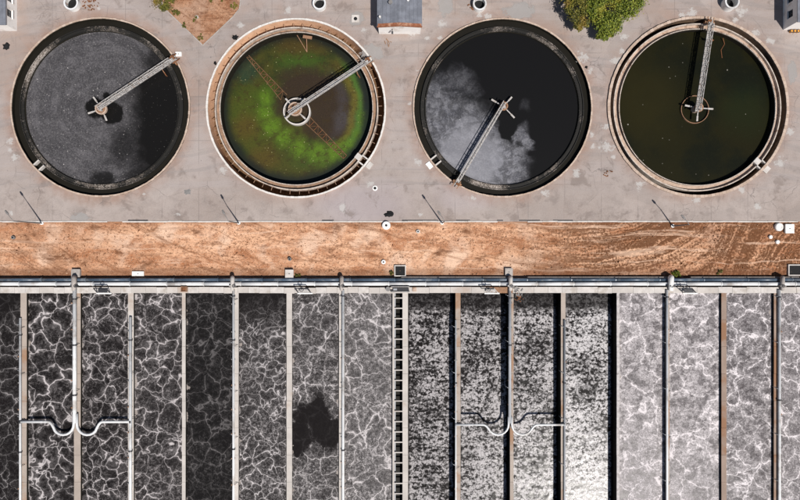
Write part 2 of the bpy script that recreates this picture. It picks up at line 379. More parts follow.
# ------------------------------------------------------------------ the four clarifier tanks
def scum_base(b, p):
    n = b.noise(p, 0.5, 5, 0.6); f = b.noise(p, 4.0, 4, 0.75)
    return n, f
def arcs(b, p, c, sc=1.0):
    d = b.vm('SUBTRACT', b.warp(p, 0.35, 1.2, 3), (c.x, c.y, 0)); x, y, z = b.xyz(d); r = b.math('SQRT', x * x + y * y); a = b.math('ARCTAN2', y, x)
    return b.noise(b.comb(r * 1.1 * sc, b.math('COSINE', a) * 1.6, b.math('SINE', a) * 1.6), 1.0, 5, 0.65)
def specks(b, p, scale, thr, r):
    d = b.vor(p, scale, 'F1', 'Distance'); c = b.vor(p, scale, 'F1', 'Color'); cx, cy, cz = b.xyz(c)
    return b.sm(d, r, r * 0.5) * b.sm(cx, thr, thr + 0.02) * (0.35 + cy * 0.65)
def water_T1():
    z = -0.45; b = B('grey_scum_water'); p = b.pos(); w = b.warp(b.warp(p, 0.16, 7.0, 3), 0.8, 2.2, 5); x, y, zz = b.xyz(w)
    n, f = scum_base(b, p)
    h = W(101, 107, z); e = W(175, 58, z); d = (e - h).normalized()
    # signed distance below the bridge line
    px_, py_, pz_ = b.xyz(b.warp(p, 0.4, 1.5, 3)); s = (px_ - h.x) * d.y - (py_ - h.y) * d.x
    east = b.sm(x, wx(112, z), wx(146, z))
    dark = b.math('MULTIPLY', east, b.sm(s, -1.8, 0.4))
    dark = b.math('MAXIMUM', dark, b.blob(w, 158, 62, 6, 26, z) * 0.85)
    hw = b.warp(p, 0.9, 1.0, 2)
    dark = b.math('MAXIMUM', dark, b.blob(hw, 96, 108, 9, 12, z))
    dark = b.math('MAXIMUM', dark, b.blob(hw, 112, 113, 10, 13, z))
    dark = b.math('MAXIMUM', dark, b.blob(hw, 107, 96, 3, 5, z))
    dark = b.math('MAXIMUM', dark, b.blob(w, 104, 178, 5, 13, z) * 0.9)
    dark = b.math('MAXIMUM', dark, b.blob(w, 125, 148, 8, 30, z) * 0.75)
    tint = b.mix(b.sm(n, 0.35, 0.65), (0.060, 0.057, 0.062), (0.100, 0.095, 0.101))
    ar = arcs(b, p, TC[0]); tint = b.mix(b.sm(ar, 0.42, 0.62), b.mix(0.55, tint, (0.03, 0.029, 0.031)), tint)
    tint = b.mix(b.sm(f, 0.45, 0.72, 0, 0.7), tint, (0.155, 0.148, 0.15))
    tint = b.mix(b.sm(f, 0.5, 0.3, 0, 0.6), tint, (0.038, 0.036, 0.038))
    col = b.mix(dark, tint, (0.0078, 0.0074, 0.0072))
    sp = b.math('MAXIMUM', specks(b, p, 1.6, 0.82, 0.17), specks(b, p, 3.3, 0.80, 0.26) * 0.6)
    col = b.mix(b.math('MULTIPLY', sp, b.sm(dark, 1.0, 0.4, 0.12, 0.9)), col, (0.52, 0.49, 0.47))
    return z, b.done(col, b.sm(dark, 0, 1, 0.6, 0.3), bump=f, strength=0.12, spec=0.12)
def water_T3():
    z = -0.45; b = B('pale_scum_on_black_water'); p = b.pos(); w = b.warp(b.warp(p, 0.16, 5.0, 3), 0.7, 2.2, 6); x, y, zz = b.xyz(w)
    n, f = scum_base(b, p)
    g_ = b.blob(w, 448, 142, 34, 56, z, 1.0, 1.15)
    g_ = b.math('MAXIMUM', g_, b.blob(w, 495, 172, 26, 42, z))
    g_ = b.math('MAXIMUM', g_, b.blob(w, 458, 82, 14, 26, z, 1.0, 0.8) * 0.75)
    g_ = b.math('MAXIMUM', g_, b.blob(w, 432, 100, 14, 40, z))
    g_ = b.math('MAXIMUM', g_, b.blob(w, 523, 140, 9, 17, z, 0.8, 1.2) * 0.9)
    hole = b.math('MAXIMUM', b.blob(w, 505, 128, 9, 13, z), b.blob(w, 520, 143, 3, 7, z) * 0.8)
    g_ = g_ * (1.0 - hole)
    px_, py_, pz_ = b.xyz(b.warp(p, 0.2, 4.0, 3)); g_ = g_ * b.sm(py_ * 0.8 + px_ * 0.2, wy(40) * 0.8 + wx(440) * 0.2, wy(130) * 0.8 + wx(440) * 0.2, 0.25, 1.0)
    wr = b.sm(b.math('ABSOLUTE', b.noise(b.warp(p, 0.25, 4.0, 3), 0.35, 5, 0.6) - 0.5), 0.0, 0.09, 0.5, 1.0)
    lowc = b.blob(b.warp(p, 0.3, 3.0, 2), 470, 158, 24, 50, z)
    g_ = g_ * b.math('MAXIMUM', wr, lowc * 0.9)
    vein = b.sm(b.vor(w, 0.22), 0.05, 0.01) * b.blob(p, 458, 88, 14, 24, z)
    g_ = g_ * (1.0 - vein * 0.3)
    g_ = b.math('MAXIMUM', g_, b.blob(w, 527, 107, 1, 9, z) * 0.14)
    tint = b.mix(b.sm(n, 0.35, 0.65), (0.095, 0.097, 0.113), (0.185, 0.186, 0.205))
    ar = arcs(b, p, TC[2]); tint = b.mix(b.sm(ar, 0.40, 0.60), b.mix(0.5, tint, (0.05, 0.05, 0.06)), tint)
    tint = b.mix(b.sm(f, 0.42, 0.75, 0, 0.6), tint, (0.27, 0.265, 0.28))
    tint = b.mix(b.sm(f, 0.5, 0.32, 0, 0.55), tint, (0.09, 0.09, 0.105))
    tint = b.mix(lowc * 0.45, tint, (0.30, 0.30, 0.33))
    col = b.mix(g_, (0.0075, 0.0074, 0.0078), tint)
    col = b.mix(b.math('MULTIPLY', specks(b, p, 1.6, 0.85, 0.15), g_) * 0.7, col, (0.5, 0.49, 0.5))
    return z, b.done(col, b.sm(g_, 0, 1, 0.3, 0.6), bump=f, strength=0.12, spec=0.12)
def water_T4():
    z = -1.1; b = B('dark_olive_water'); p = b.pos(); w = b.warp(p, 0.15, 4.0, 3)
    n, f = scum_base(b, p)
    col = b.mix(b.sm(b.noise(w, 0.12, 4), 0.38, 0.62), (0.0065, 0.0075, 0.0040), (0.0120, 0.0110, 0.0038))
    col = b.mix(b.blob(w, 650, 100, 10, 60, z) * 0.7, col, (0.020, 0.017, 0.005))
    col = b.mix(b.blob(w, 745, 110, 5, 35, z) * 0.4, col, (0.012, 0.020, 0.007))
    col = b.mix(b.sm(f, 0.5, 0.8, 0, 0.4), col, (0.020, 0.022, 0.010))
    sp = b.math('MAXIMUM', specks(b, b.vm('ADD', p, (3, 0, 0)), 0.55, 0.62, 0.08), specks(b, p, 0.9, 0.74, 0.11) * 0.6)
    col = b.mix(sp * 0.7, col, (0.45, 0.42, 0.36))
    return z, b.done(col, 0.3, bump=f, strength=0.08, spec=0.12)
def water_T2():
    z = -2.0; b = B('green_algae_water'); p = b.pos(); w = b.warp(b.warp(p, 0.22, 3.0, 3), 0.9, 1.2, 4); x, y, zz = b.xyz(w)
    n, f = scum_base(b, p)
    c = TC[1]; cz = (H - z) / (H - ZR); cx, cy = W(296, 108, z).x, W(296, 108, z).y
    wc = b.warp(p, 0.3, 1.2, 3); r = b.vm('LENGTH', b.vm('SUBTRACT', wc, (cx, cy, z)), (0, 0, 0))
    col = b.mix(b.sm(n, 0.35, 0.65), (0.024, 0.030, 0.007), (0.048, 0.046, 0.009))
    def lay(f_, cc): 
        nonlocal col; col = b.mix(f_, col, cc)
    lay(b.blob(w, 258, 118, 16, 52, z) * 0.85, (0.052, 0.068, 0.008))
    lay(b.blob(w, 280, 168, 10, 36, z, 1.4, .7) * 0.7, (0.052, 0.050, 0.009))
    lay(b.blob(w, 245, 128, 4, 22, z) * 0.7, (0.075, 0.045, 0.010))           # brown algae, left
    lay(b.blob(w, 262, 158, 5, 22, z) * 0.75, (0.072, 0.048, 0.010))
    lay(b.blob(w, 300, 42, 8, 26, z, 1.6, 0.8) * 0.7, (0.062, 0.040, 0.010))
    lay(b.blob(w, 352, 62, 6, 26, z) * 0.6, (0.050, 0.036, 0.009))
    lay(b.blob(w, 300, 62, 5, 24, z, 1.5, 0.7) * 0.85, (0.036, 0.070, 0.009))  # green patches
    lay(b.blob(w, 270, 100, 4, 22, z) * 0.8, (0.040, 0.082, 0.007))
    lay(b.blob(w, 325, 158, 12, 30, z, 1.7, 0.7) * 0.8, (0.040, 0.062, 0.010))
    lay(b.blob(w, 360, 96, 6, 16, z, 0.6, 1.6) * 0.8, (0.075, 0.068, 0.012))   # yellow band, right
    lay(b.blob(w, 366, 128, 4, 14, z, 0.6, 1.4) * 0.8, (0.045, 0.100, 0.030))
    lay(b.blob(w, 246, 72, 4, 18, z) * 0.5, (0.014, 0.040, 0.030))
    # dark brown clear pool round the well, drawn to the right
    pool = b.math('MAXIMUM', b.blob(w, 312, 100, 22, 34, z, 1.4, 1.0), b.blob(w, 326, 118, 18, 30, z, 1.2, 1.0))
    pool = b.math('MAXIMUM', pool, b.blob(w, 300, 76, 8, 20, z, 1.5, 0.8) * 0.8)
    lay(pool * 0.93, (0.030, 0.018, 0.012))
    lay(b.blob(w, 343, 120, 3, 16, z) * 0.75, (0.050, 0.042, 0.043))
    r2 = b.vm('LENGTH', b.vm('SUBTRACT', b.warp(p, 0.3, 1.6, 4), (W(298, 106, z).x, W(298, 106, z).y, z)), (0, 0, 0)); xx, yy, zq = b.xyz(b.warp(p, 0.3, 3.0, 2))
    rt = b.sm(xx, wx(322, z), wx(350, z)) * b.sm(yy, wy(165, z), wy(140, z)) * b.sm(yy, wy(48, z), wy(72, z))
    def band(r0, w_): return b.sm(b.math('ABSOLUTE', r2 - r0 / 6.0), w_ / 6.0, 0.0)
    lay(band(46, 9) * rt * 0.7, (0.050, 0.043, 0.046))
    lay(band(57, 7) * rt * 0.85, (0.105, 0.088, 0.015))
    lay(band(64, 7) * rt * 0.85, (0.060, 0.135, 0.022))
    lay(band(70, 5) * rt * 0.6, (0.014, 0.034, 0.028))
    # vivid crescent on the lower left of the pool
    cr = None
    w2 = b.warp(b.warp(p, 0.3, 1.6, 3), 1.2, 1.0, 5)
    for (bx, by, br_) in ((267, 98, 8), (266, 112, 10), (272, 126, 10), (284, 138, 11), (300, 148, 12), (317, 153, 13), (334, 153, 13), (348, 146, 11), (360, 135, 10), (367, 120, 9)):
        o_ = b.blob(w2, bx, by, br_ * 0.2, br_ * 1.35, z); cr = o_ if cr is None else b.math('MAXIMUM', cr, o_)
    lay(cr * b.sm(b.noise(w2, 1.3, 6, 0.75), 0.34, 0.60, 0.5, 1.0), (0.082, 0.150, 0.011))
    lay(b.sm(f, 0.55, 0.8, 0, 0.35), (0.10, 0.11, 0.03))
    lay(b.sm(f, 0.48, 0.28, 0, 0.75), (0.010, 0.013, 0.005))
    lay(b.sm(b.noise(w, 0.8, 6, 0.75), 0.5, 0.66, 0, 0.65), (0.034, 0.022, 0.007))
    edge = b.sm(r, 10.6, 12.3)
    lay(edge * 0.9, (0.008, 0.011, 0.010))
    sp = b.math('MAXIMUM', specks(b, p, 1.3, 0.62, 0.14), specks(b, p, 2.4, 0.74, 0.2) * 0.7)
    col = b.mix(b.math('MULTIPLY', sp, (1.0 - pool * 0.85) * (1.0 - edge)) * 0.75, col, (0.45, 0.42, 0.20))
    return z, b.done(col, 0.4, bump=f, strength=0.12, spec=0.25)

def mottled():
    b = B('scum_crusted_launder'); p = b.pos(); w = b.warp(p, 0.8, 0.8, 3)
    n = b.noise(w, 2.2, 6, 0.75); n0 = b.noise(p, 0.14, 3)
    col = b.mix(b.sm(n + (n0 - 0.5) * 1.5, 0.50, 0.72), (0.012, 0.0112, 0.010), (0.12, 0.10, 0.085))
    col = b.mix(b.sm(b.noise(w, 5.0, 4, 0.7) + (n0 - 0.5) * 0.8, 0.60, 0.72), col, (0.36, 0.32, 0.29))
    return b.done(col, 0.7, bump=n, strength=0.4, spec=0.3)
M['mottled'] = mottled()
def black_water():
    b = B('black_channel_water'); p = b.pos()
    return b.done(b.mix(b.noise(p, 1.0, 3), (0.012, 0.0108, 0.0085), (0.016, 0.0145, 0.0115)), 0.3, bump=b.noise(p, 3, 2), strength=0.05, spec=0.12)
M['black_water'] = black_water()

tank_look = [
 'round tank of grey speckled scum water, nearest the small building in the left corner',
 'round tank of bright green algae water',
 'round tank with black water half covered by blue-grey scum, left of the tree',
 'round tank of dark olive water with white bridge pointing almost straight up the picture']
lab_bridge = ['white lattice bridge with rusty end carriage over grey speckled scum tank',
 'white lattice bridge reaching over green algae tank',
 'slim bridge pointing down left over half black half blue-grey tank',
 'white lattice bridge pointing up over dark olive tank']
for ti, (C0, wf) in enumerate(zip(TC, (water_T1, water_T2, water_T3, water_T4))):
    zw, wm = wf(); high = ti in (0, 2); c = (C0.x, C0.y)
    t = empty('clarifier_tank', (c[0], c[1], 0), tank_look[ti], 'water tank', 'round clarifier tanks in a row')
    if high:   R = dict(rim=(88.5, 90), ch=(82.4,), l1=(81.2, 82.0), l0=(76.8, 77.4), zc=-0.55, zl=-0.32, top=-0.10)
    elif ti == 1: R = dict(rim=(88.4, 90.2), ch=(82.0,), l1=(81.0, 82.0), l0=(76.0, 76.8), zc=-3.0, zl=-0.75, top=-0.05)
    else:      R = dict(rim=(88.2, 90.8), ch=(84.2,), l1=(83.2, 84.2), l0=(77.8, 78.7), zc=-2.2, zl=-0.6, top=-0.05)
    k = K
    # outer wall shell and its coping of short blocks
    m_ = MB(); m_.ring(c, R['rim'][0]*k + 0.02, R['rim'][1]*k - 0.04, -3.6, ZR - 0.12, 180)
    m_.build('outer_wall', M['slime'] if high else (M['orange_floor'] if ti == 1 else M['brown_deep']), t)
    m_ = MB(); nb = 150
    for i in range(nb):
        a0 = 2*PI*i/nb + 0.0006; a1 = 2*PI*(i+1)/nb - 0.0006; j = random.uniform(-0.012, 0.012)
        m_.ring(c, R['rim'][0]*k + random.uniform(-.02, .02), R['rim'][1]*k + random.uniform(-.03, .03), ZR - 0.12, ZR + j, 1, a0, a1)
    m_.build('coping', M['rim_white'] if ti == 1 else M['rim_tan'], t, stuff=True)
    # channel floor / channel water
    m_ = MB(); m_.ring(c, R['l1'][1]*k - 0.05, R['rim'][0]*k + 0.05, R['zc'] - 0.3, R['zc'], 180)
    m_.build('channel_floor', M['black_water'] if high else (M['rake'] if ti == 1 else M['wet_brown']), t)
    # launder trough: two thin ring walls and a floor
    wallm = M['mottled'] if high else M['launder']
    m_ = MB(); m_.ring(c, R['l1'][0]*k, R['l1'][1]*k, -3.5, R['top'], 180); m_.build('launder_outer_wall', wallm, t)
    m_ = MB(); m_.ring(c, R['l0'][1]*k - 0.02, R['l1'][0]*k + 0.02, -2.4, R['zl'], 180)
    m_.build('launder_floor', M['mottled'] if high else (M['brown_floor'] if ti == 1 else M['tan_concrete']), t)
    m_ = MB(); m_.ring(c, R['l0'][0]*k, R['l0'][1]*k, -4.0, R['top'] - 0.12, 180)
    m_.build('launder_inner_wall', M['slime'] if high else M['slime'], t)
    # saw-tooth weir plate on the inner wall
    m_ = MB(); nt = 300; rw = (R['l0'][0] + 0.35)*k
    for i in range(nt):
        a0, am, a1 = 2*PI*i/nt, 2*PI*(i+.5)/nt, 2*PI*(i+1)/nt; zt = R['top'] + 0.10; zb = R['top'] - 0.16
        def q(a, r, z): return (c[0] + r*math.cos(a), c[1] + r*math.sin(a), z)
        for r_ in (rw, rw + 0.10): pass
        m_.hexa([q(a0, rw, zb), q(a0, rw+.13, zb), q(am, rw+.13, zb), q(am, rw, zb), q(a0, rw, zt), q(a0, rw+.13, zt), q(am, rw+.13, zt-.1), q(am, rw, zt-.1)])
        m_.hexa([q(am, rw, zb), q(am, rw+.13, zb), q(a1, rw+.13, zb), q(a1, rw, zb), q(am, rw, zt-.1), q(am, rw+.13, zt-.1), q(a1, rw+.13, zt), q(a1, rw, zt)])
    m_.build('weir', M['mottled'] if high else M['launder'], t, stuff=True)
    # brackets that carry the launder from the outer wall
    if ti == 1:
        bm_ = MB(); r0, r1 = R['l1'][1]*k, R['rim'][0]*k + 0.03; L = (r1 - r0)
        bm_.box(0, -0.035, -0.10, L * 0.6, 0.035, 0.05); bme = bm_.mesh('bracket', M['brown_floor']); nbk = 56
        for i in range(nbk):
            a = 2*PI*(i + 0.3)/nbk
            inst(bme, 'bracket', t, (c[0] + r0*math.cos(a), c[1] + r0*math.sin(a), R['top'] - 0.25 + random.uniform(-.05, .02)), a)
    # outlet box across the channel
    oa = [math.atan2(-58, -62), math.atan2(-53, 68), math.atan2(-55, -70), math.atan2(-60, 66)][ti]
    ux, uy = math.cos(oa), math.sin(oa); nx_, ny_ = -uy, ux
    for s_ in (-1, 1):
        m_ = MB(); a = Vector((c[0] + ux*R['l1'][0]*k + nx_*0.62*s_, c[1] + uy*R['l1'][0]*k + ny_*0.62*s_, -0.2)); e = a + Vector((ux, uy, 0)) * (R['rim'][0] - R['l1'][0]) * k
        m_.bar(a, e, 0.22, 0.75); m_.build('outlet_wall', M['concrete_pale'], t)
    if ti in (1, 3): 
        m_ = MB(); a = Vector((c[0] + ux*R['l0'][0]*k, c[1] + uy*R['l0'][0]*k, -0.15)); m_.bar(a, a + Vector((ux, uy, 0)) * 0.95, 1.0, 0.5); m_.build('outlet_cover', M['concrete_pale'], t)
    if ti:
        m_ = MB(); a = Vector((c[0] + ux*(RO + .12), c[1] + uy*(RO + .12), 0.09)); m_.bar(a, a + Vector((ux, uy, 0)) * 0.8, 1.15, 0.16); m_.build('outlet_slab', M['white'] if ti == 2 else M['concrete_pale'], t)
    # the water
    m_ = MB(); m_.disc(c, R['l0'][0]*k + 0.05, zw, 128); wo = m_.build('water', wm)
    tag(wo, ['grey speckled scum water', 'green algae water', 'black water with blue-grey scum', 'dark olive water'][ti] + ' inside round tank', 'water', kind='structure')

# scraper bridges, centre columns
hubpx = [(99.5, 108), (295, 110), (503.5, 104), (697, 110)]
endpx = [(176, 57.5), (371, 59.5), (455.5, 185.5), (711, 19)]
widths = [0.52, 0.42, 0.40, 0.50]
for ti in range(4):
    zb = 1.0; p0 = W(*hubpx[ti], zb); p1 = W(*endpx[ti], zb); d = (p1 - p0); L = d.length; d.normalize(); nrm = Vector((-d.y, d.x, 0)); w = widths[ti]
    br = empty('scraper_bridge', (p0.x, p0.y, 0), lab_bridge[ti], 'bridge', 'scraper bridges over the round tanks')
    def at(l, s, z): return p0 + d*l + nrm*s + Vector((0, 0, z))
    over = 1.2 if ti == 1 else 0.3
    metal = M['galv']
    for s_ in (-1, 1):
        m_ = MB(); m_.bar(at(-over, s_*w/2, 0), at(L, s_*w/2, 0), 0.13, 0.24); m_.build('girder', metal, br)
        m_ = MB(); m_.bar(at(-over, s_*(w/2 + .06), .75), at(L - 1.0, s_*(w/2 + .06), .75), 0.085); hr = m_.build('handrail', metal, br)
        m_ = MB(); nn = int(L / 1.05)
        for i in range(nn + 1):
            l = min(L - 1.0, i * 1.05); m_.bar(at(l, s_*(w/2+.06), 0.1), at(l, s_*(w/2+.06), .73), 0.06)
            if i < nn and ti != 2:
                a, e = (0.12, .7) if i % 2 else (.7, 0.12); m_.bar(at(l, s_*(w/2+.06), a), at(min(L-1.0, l + 1.05), s_*(w/2+.06), e), 0.05)
        m_.build('railing_lattice', metal, br, stuff=True)
    m_ = MB(); l = -over + .15
    while l < L - 0.2:
        m_.bar(at(l, -w/2 + .08, 0.06), at(l, w/2 - .08, 0.06), 0.14 if ti != 2 else 0.16, 0.05); l += 0.31 if ti != 2 else 0.26
    m_.build('deck_grating', M['galv'] if ti in (0, 3) else M['galv_dull'], br, stuff=True)
    m_ = MB(); step = 1.25; i = 0; l = 0
    while l + step < L:
        s_ = 1 if i % 2 else -1; m_.bar(at(l, -s_*w/2, -0.06), at(l + step, s_*w/2, -0.06), 0.08); m_.bar(at(l, -w/2, -0.06), at(l, w/2, -0.06), 0.07); l += step; i += 1
    m_.build('cross_bracing', metal, br, stuff=True)
    if ti == 1:                          # cable conduit along one girder
        m_ = MB(); m_.tube([at(0.3, w/2 - .14, .18), at(L - .4, w/2 - .14, .18)], 0.06, 6); m_.build('conduit', M['white_pipe'], br)
    # end carriage on the rim: frame, two wheels, motor
    m_ = MB(); m_.bar(at(L - 0.55, -w/2 - .55, -0.3), at(L - 0.55, w/2 + .55, -0.3), 0.36, 0.34); cg = m_.build('end_carriage', M['rust_light'], br)
    for s_ in (-1, 1):
        m_ = MB(); q0 = at(L - 0.70, s_*(w/2 + .45), -0.47); m_.tube([q0, q0 + d*0.28], 0.22, 14); m_.build('wheel', M['rust'], cg)
        m_ = MB(); m_.bar(at(L - 1.0, s_*(w/2 + .25), -0.05), at(L + 0.35, s_*(w/2 + .25), -0.05), 0.12, 0.12); m_.build('carriage_bracket', M['rust_light'] if ti != 0 else M['rust'], cg)
    m_ = MB(); q0 = at(L - 0.35, 0.0, 0.15); m_.tube([q0 - nrm*0.05, q0 + nrm*0.55], 0.19, 12); m_.build('drive_motor', M['rust'], br)
    m_ = MB(); m_.bar(at(L - 1.15, -.1, 0.2), at(L - 0.75, -.1, 0.2), 0.5, 0.35); m_.build('gear_box', M['galv'], br)
    # scum board hanging under the bridge near the launder, where the picture shows rusty gear
    if ti != 2:
        m_ = MB(); m_.bar(at(L - 3.1, -w/2 - .15, -0.9), at(L - 3.1, -w/2 - 1.05, -0.9), 0.16, 0.5); sb = m_.build('scum_board', M['rust'], br)
        m_ = MB(); m_.bar(at(L - 3.0, -w/2, -0.1), at(L - 3.1, -w/2 - .55, -0.75), 0.09); m_.build('hanger', M['rust_light'], sb)
    # ---- centre column with its arms / feed well ring
    hz = 0.55; hc = W(*[(101, 108.5), (295, 109), (503.7, 106), (699, 107.5)][ti], hz); cc = (hc.x, hc.y)
    cl = empty('centre_column', (cc[0], cc[1], -4), ['rusty round turntable with three white arms in grey scum tank', 'turntable inside wide pale feed ring in green algae tank',
        'turntable with crossed white arms in half black tank, no ring', 'turntable with white arms inside thin rusty ring in olive tank'][ti], 'turntable', 'tank centre turntables')
    m_ = MB(); m_.tube([(cc[0], cc[1], -4), (cc[0], cc[1], hz - .2)], 0.55, 20); m_.build('column', M['tan_concrete'], cl)
    rr = [0.98, 1.15, 0.72, 0.72][ti]
    m_ = MB(); m_.ring(cc, rr - 0.22, rr, hz - .3, hz + .1, 32); m_.build('turntable_rim', M['tan_concrete'] if ti < 2 else M['rust_light'], cl)
    m_ = MB(); m_.ring(cc, 0.2, rr - 0.25, hz - .35, hz - .15, 28); m_.build('slewing_plate', M['rust_light'], cl)
    m_ = MB(); m_.tube([(cc[0] + .1, cc[1] - .3, hz - .1), (cc[0] + .1, cc[1] - .3, hz + .5)], .2, 12); m_.build('drive_motor', M['galv'], cl)
    m_ = MB(); m_.bar((cc[0] - .45, cc[1] + .1, hz + .05), (cc[0] - .05, cc[1] + .35, hz + .05), 0.28, 0.3); m_.build('gear_box', M['galv_dull'], cl)
    tips = [[(93.8, 97.5), (88.8, 113.2), (106.5, 120)], [(286, 99), (286, 118.5), (305, 118.5), (305, 99)], [(492, 99.8), (511.5, 97.5), (514, 117.5)], [(685.5, 105.5), (712.5, 109), (697, 120.5)]][ti]
    for (tx, ty) in tips:
        e = W(tx, ty, 0.2); dr = (e - Vector((cc[0], cc[1], .2))).normalized(); a = Vector((cc[0], cc[1], .2)) + dr*rr*0.9
        m_ = MB(); m_.bar(a, e, 0.16, 0.2); am = m_.build('arm', M['galv'], cl)
        m_ = MB(); m_.bar(e - dr*0.75, e + dr*.1, 0.26, 0.16); m_.build('arm_cap', M['concrete_pale'], am)
    if ti == 1:
        m_ = MB(); m_.ring(cc, 2.08, 2.30, -2.4, -1.1, 64); m_.build('feed_ring', M['concrete_pale'], cl)
    if ti == 3:
        m_ = MB(); m_.ring(cc, 2.26, 2.35, -1.5, -0.75, 64); m_.build('feed_ring', M['rust_light'], cl)
# rake arms lying at the surface of the green tank
def rake(pa, pb, w0, w1, label):
    z = -1.85; a = W(*pa, z); e = W(*pb, z); d = (e - a); L = d.length; d.normalize(); nr = Vector((-d.y, d.x, 0))
    r = empty('rake_arm', a, label, 'rake arm', 'rake arms in the green tank')
    wd = lambda l: w0 + (w1 - w0) * l / L
    for s_ in (-1, 1):
        m_ = MB(); m_.bar(a + nr*s_*w0/2, e + nr*s_*w1/2, 0.12, 0.12); m_.build('chord', M['rake'], r)
    nn = int(L / 0.95); 
    for i in range(nn):
        l0, l1 = L*i/nn, L*(i+1)/nn; s_ = 1 if i % 2 else -1
        m_ = MB(); m_.bar(a + d*l0 - nr*s_*wd(l0)/2, a + d*l1 + nr*s_*wd(l1)/2, 0.07, 0.07); m_.build('brace', M['rake'], r)
        m_ = MB(); m_.bar(a + d*l1 - nr*wd(l1)/2, a + d*l1 + nr*wd(l1)/2, 0.07, 0.07); m_.build('brace', M['rust'], r)
rake((284, 97.5), (247, 55.5), 1.35, 0.45, 'rusty lattice rake arm running up left from the pale feed ring')
rake((307.5, 120), (345, 157), 1.3, 0.75, 'rusty lattice rake arm running down right from the pale feed ring')
# scum beach bars at the top of the green tank, broken chain in the olive tank
m_ = MB(); q = [W(297, 35, -1.2), W(307, 52, -1.8), W(306.5, 37, -1.0)]
m_.bar(q[0], q[1], 0.10); m_.bar(q[2], q[1], 0.12); m_.bar(W(303, 36.5, -.6), W(312, 38, -.6), 0.5, 0.2)
tag(m_.build('scum_skimmer', M['rust_light']), 'small rusty scum skimmer at top edge of green tank', 'skimmer')
m_ = MB(); m_.tube([W(723, 38, -.6), W(724.5, 44, -1.0), W(721, 50, -1.05), W(722, 58, -1.06)], 0.06, 6)
tag(m_.build('chain', M['rust']), 'rusty chain hanging into olive tank right of its bridge', 'chain')

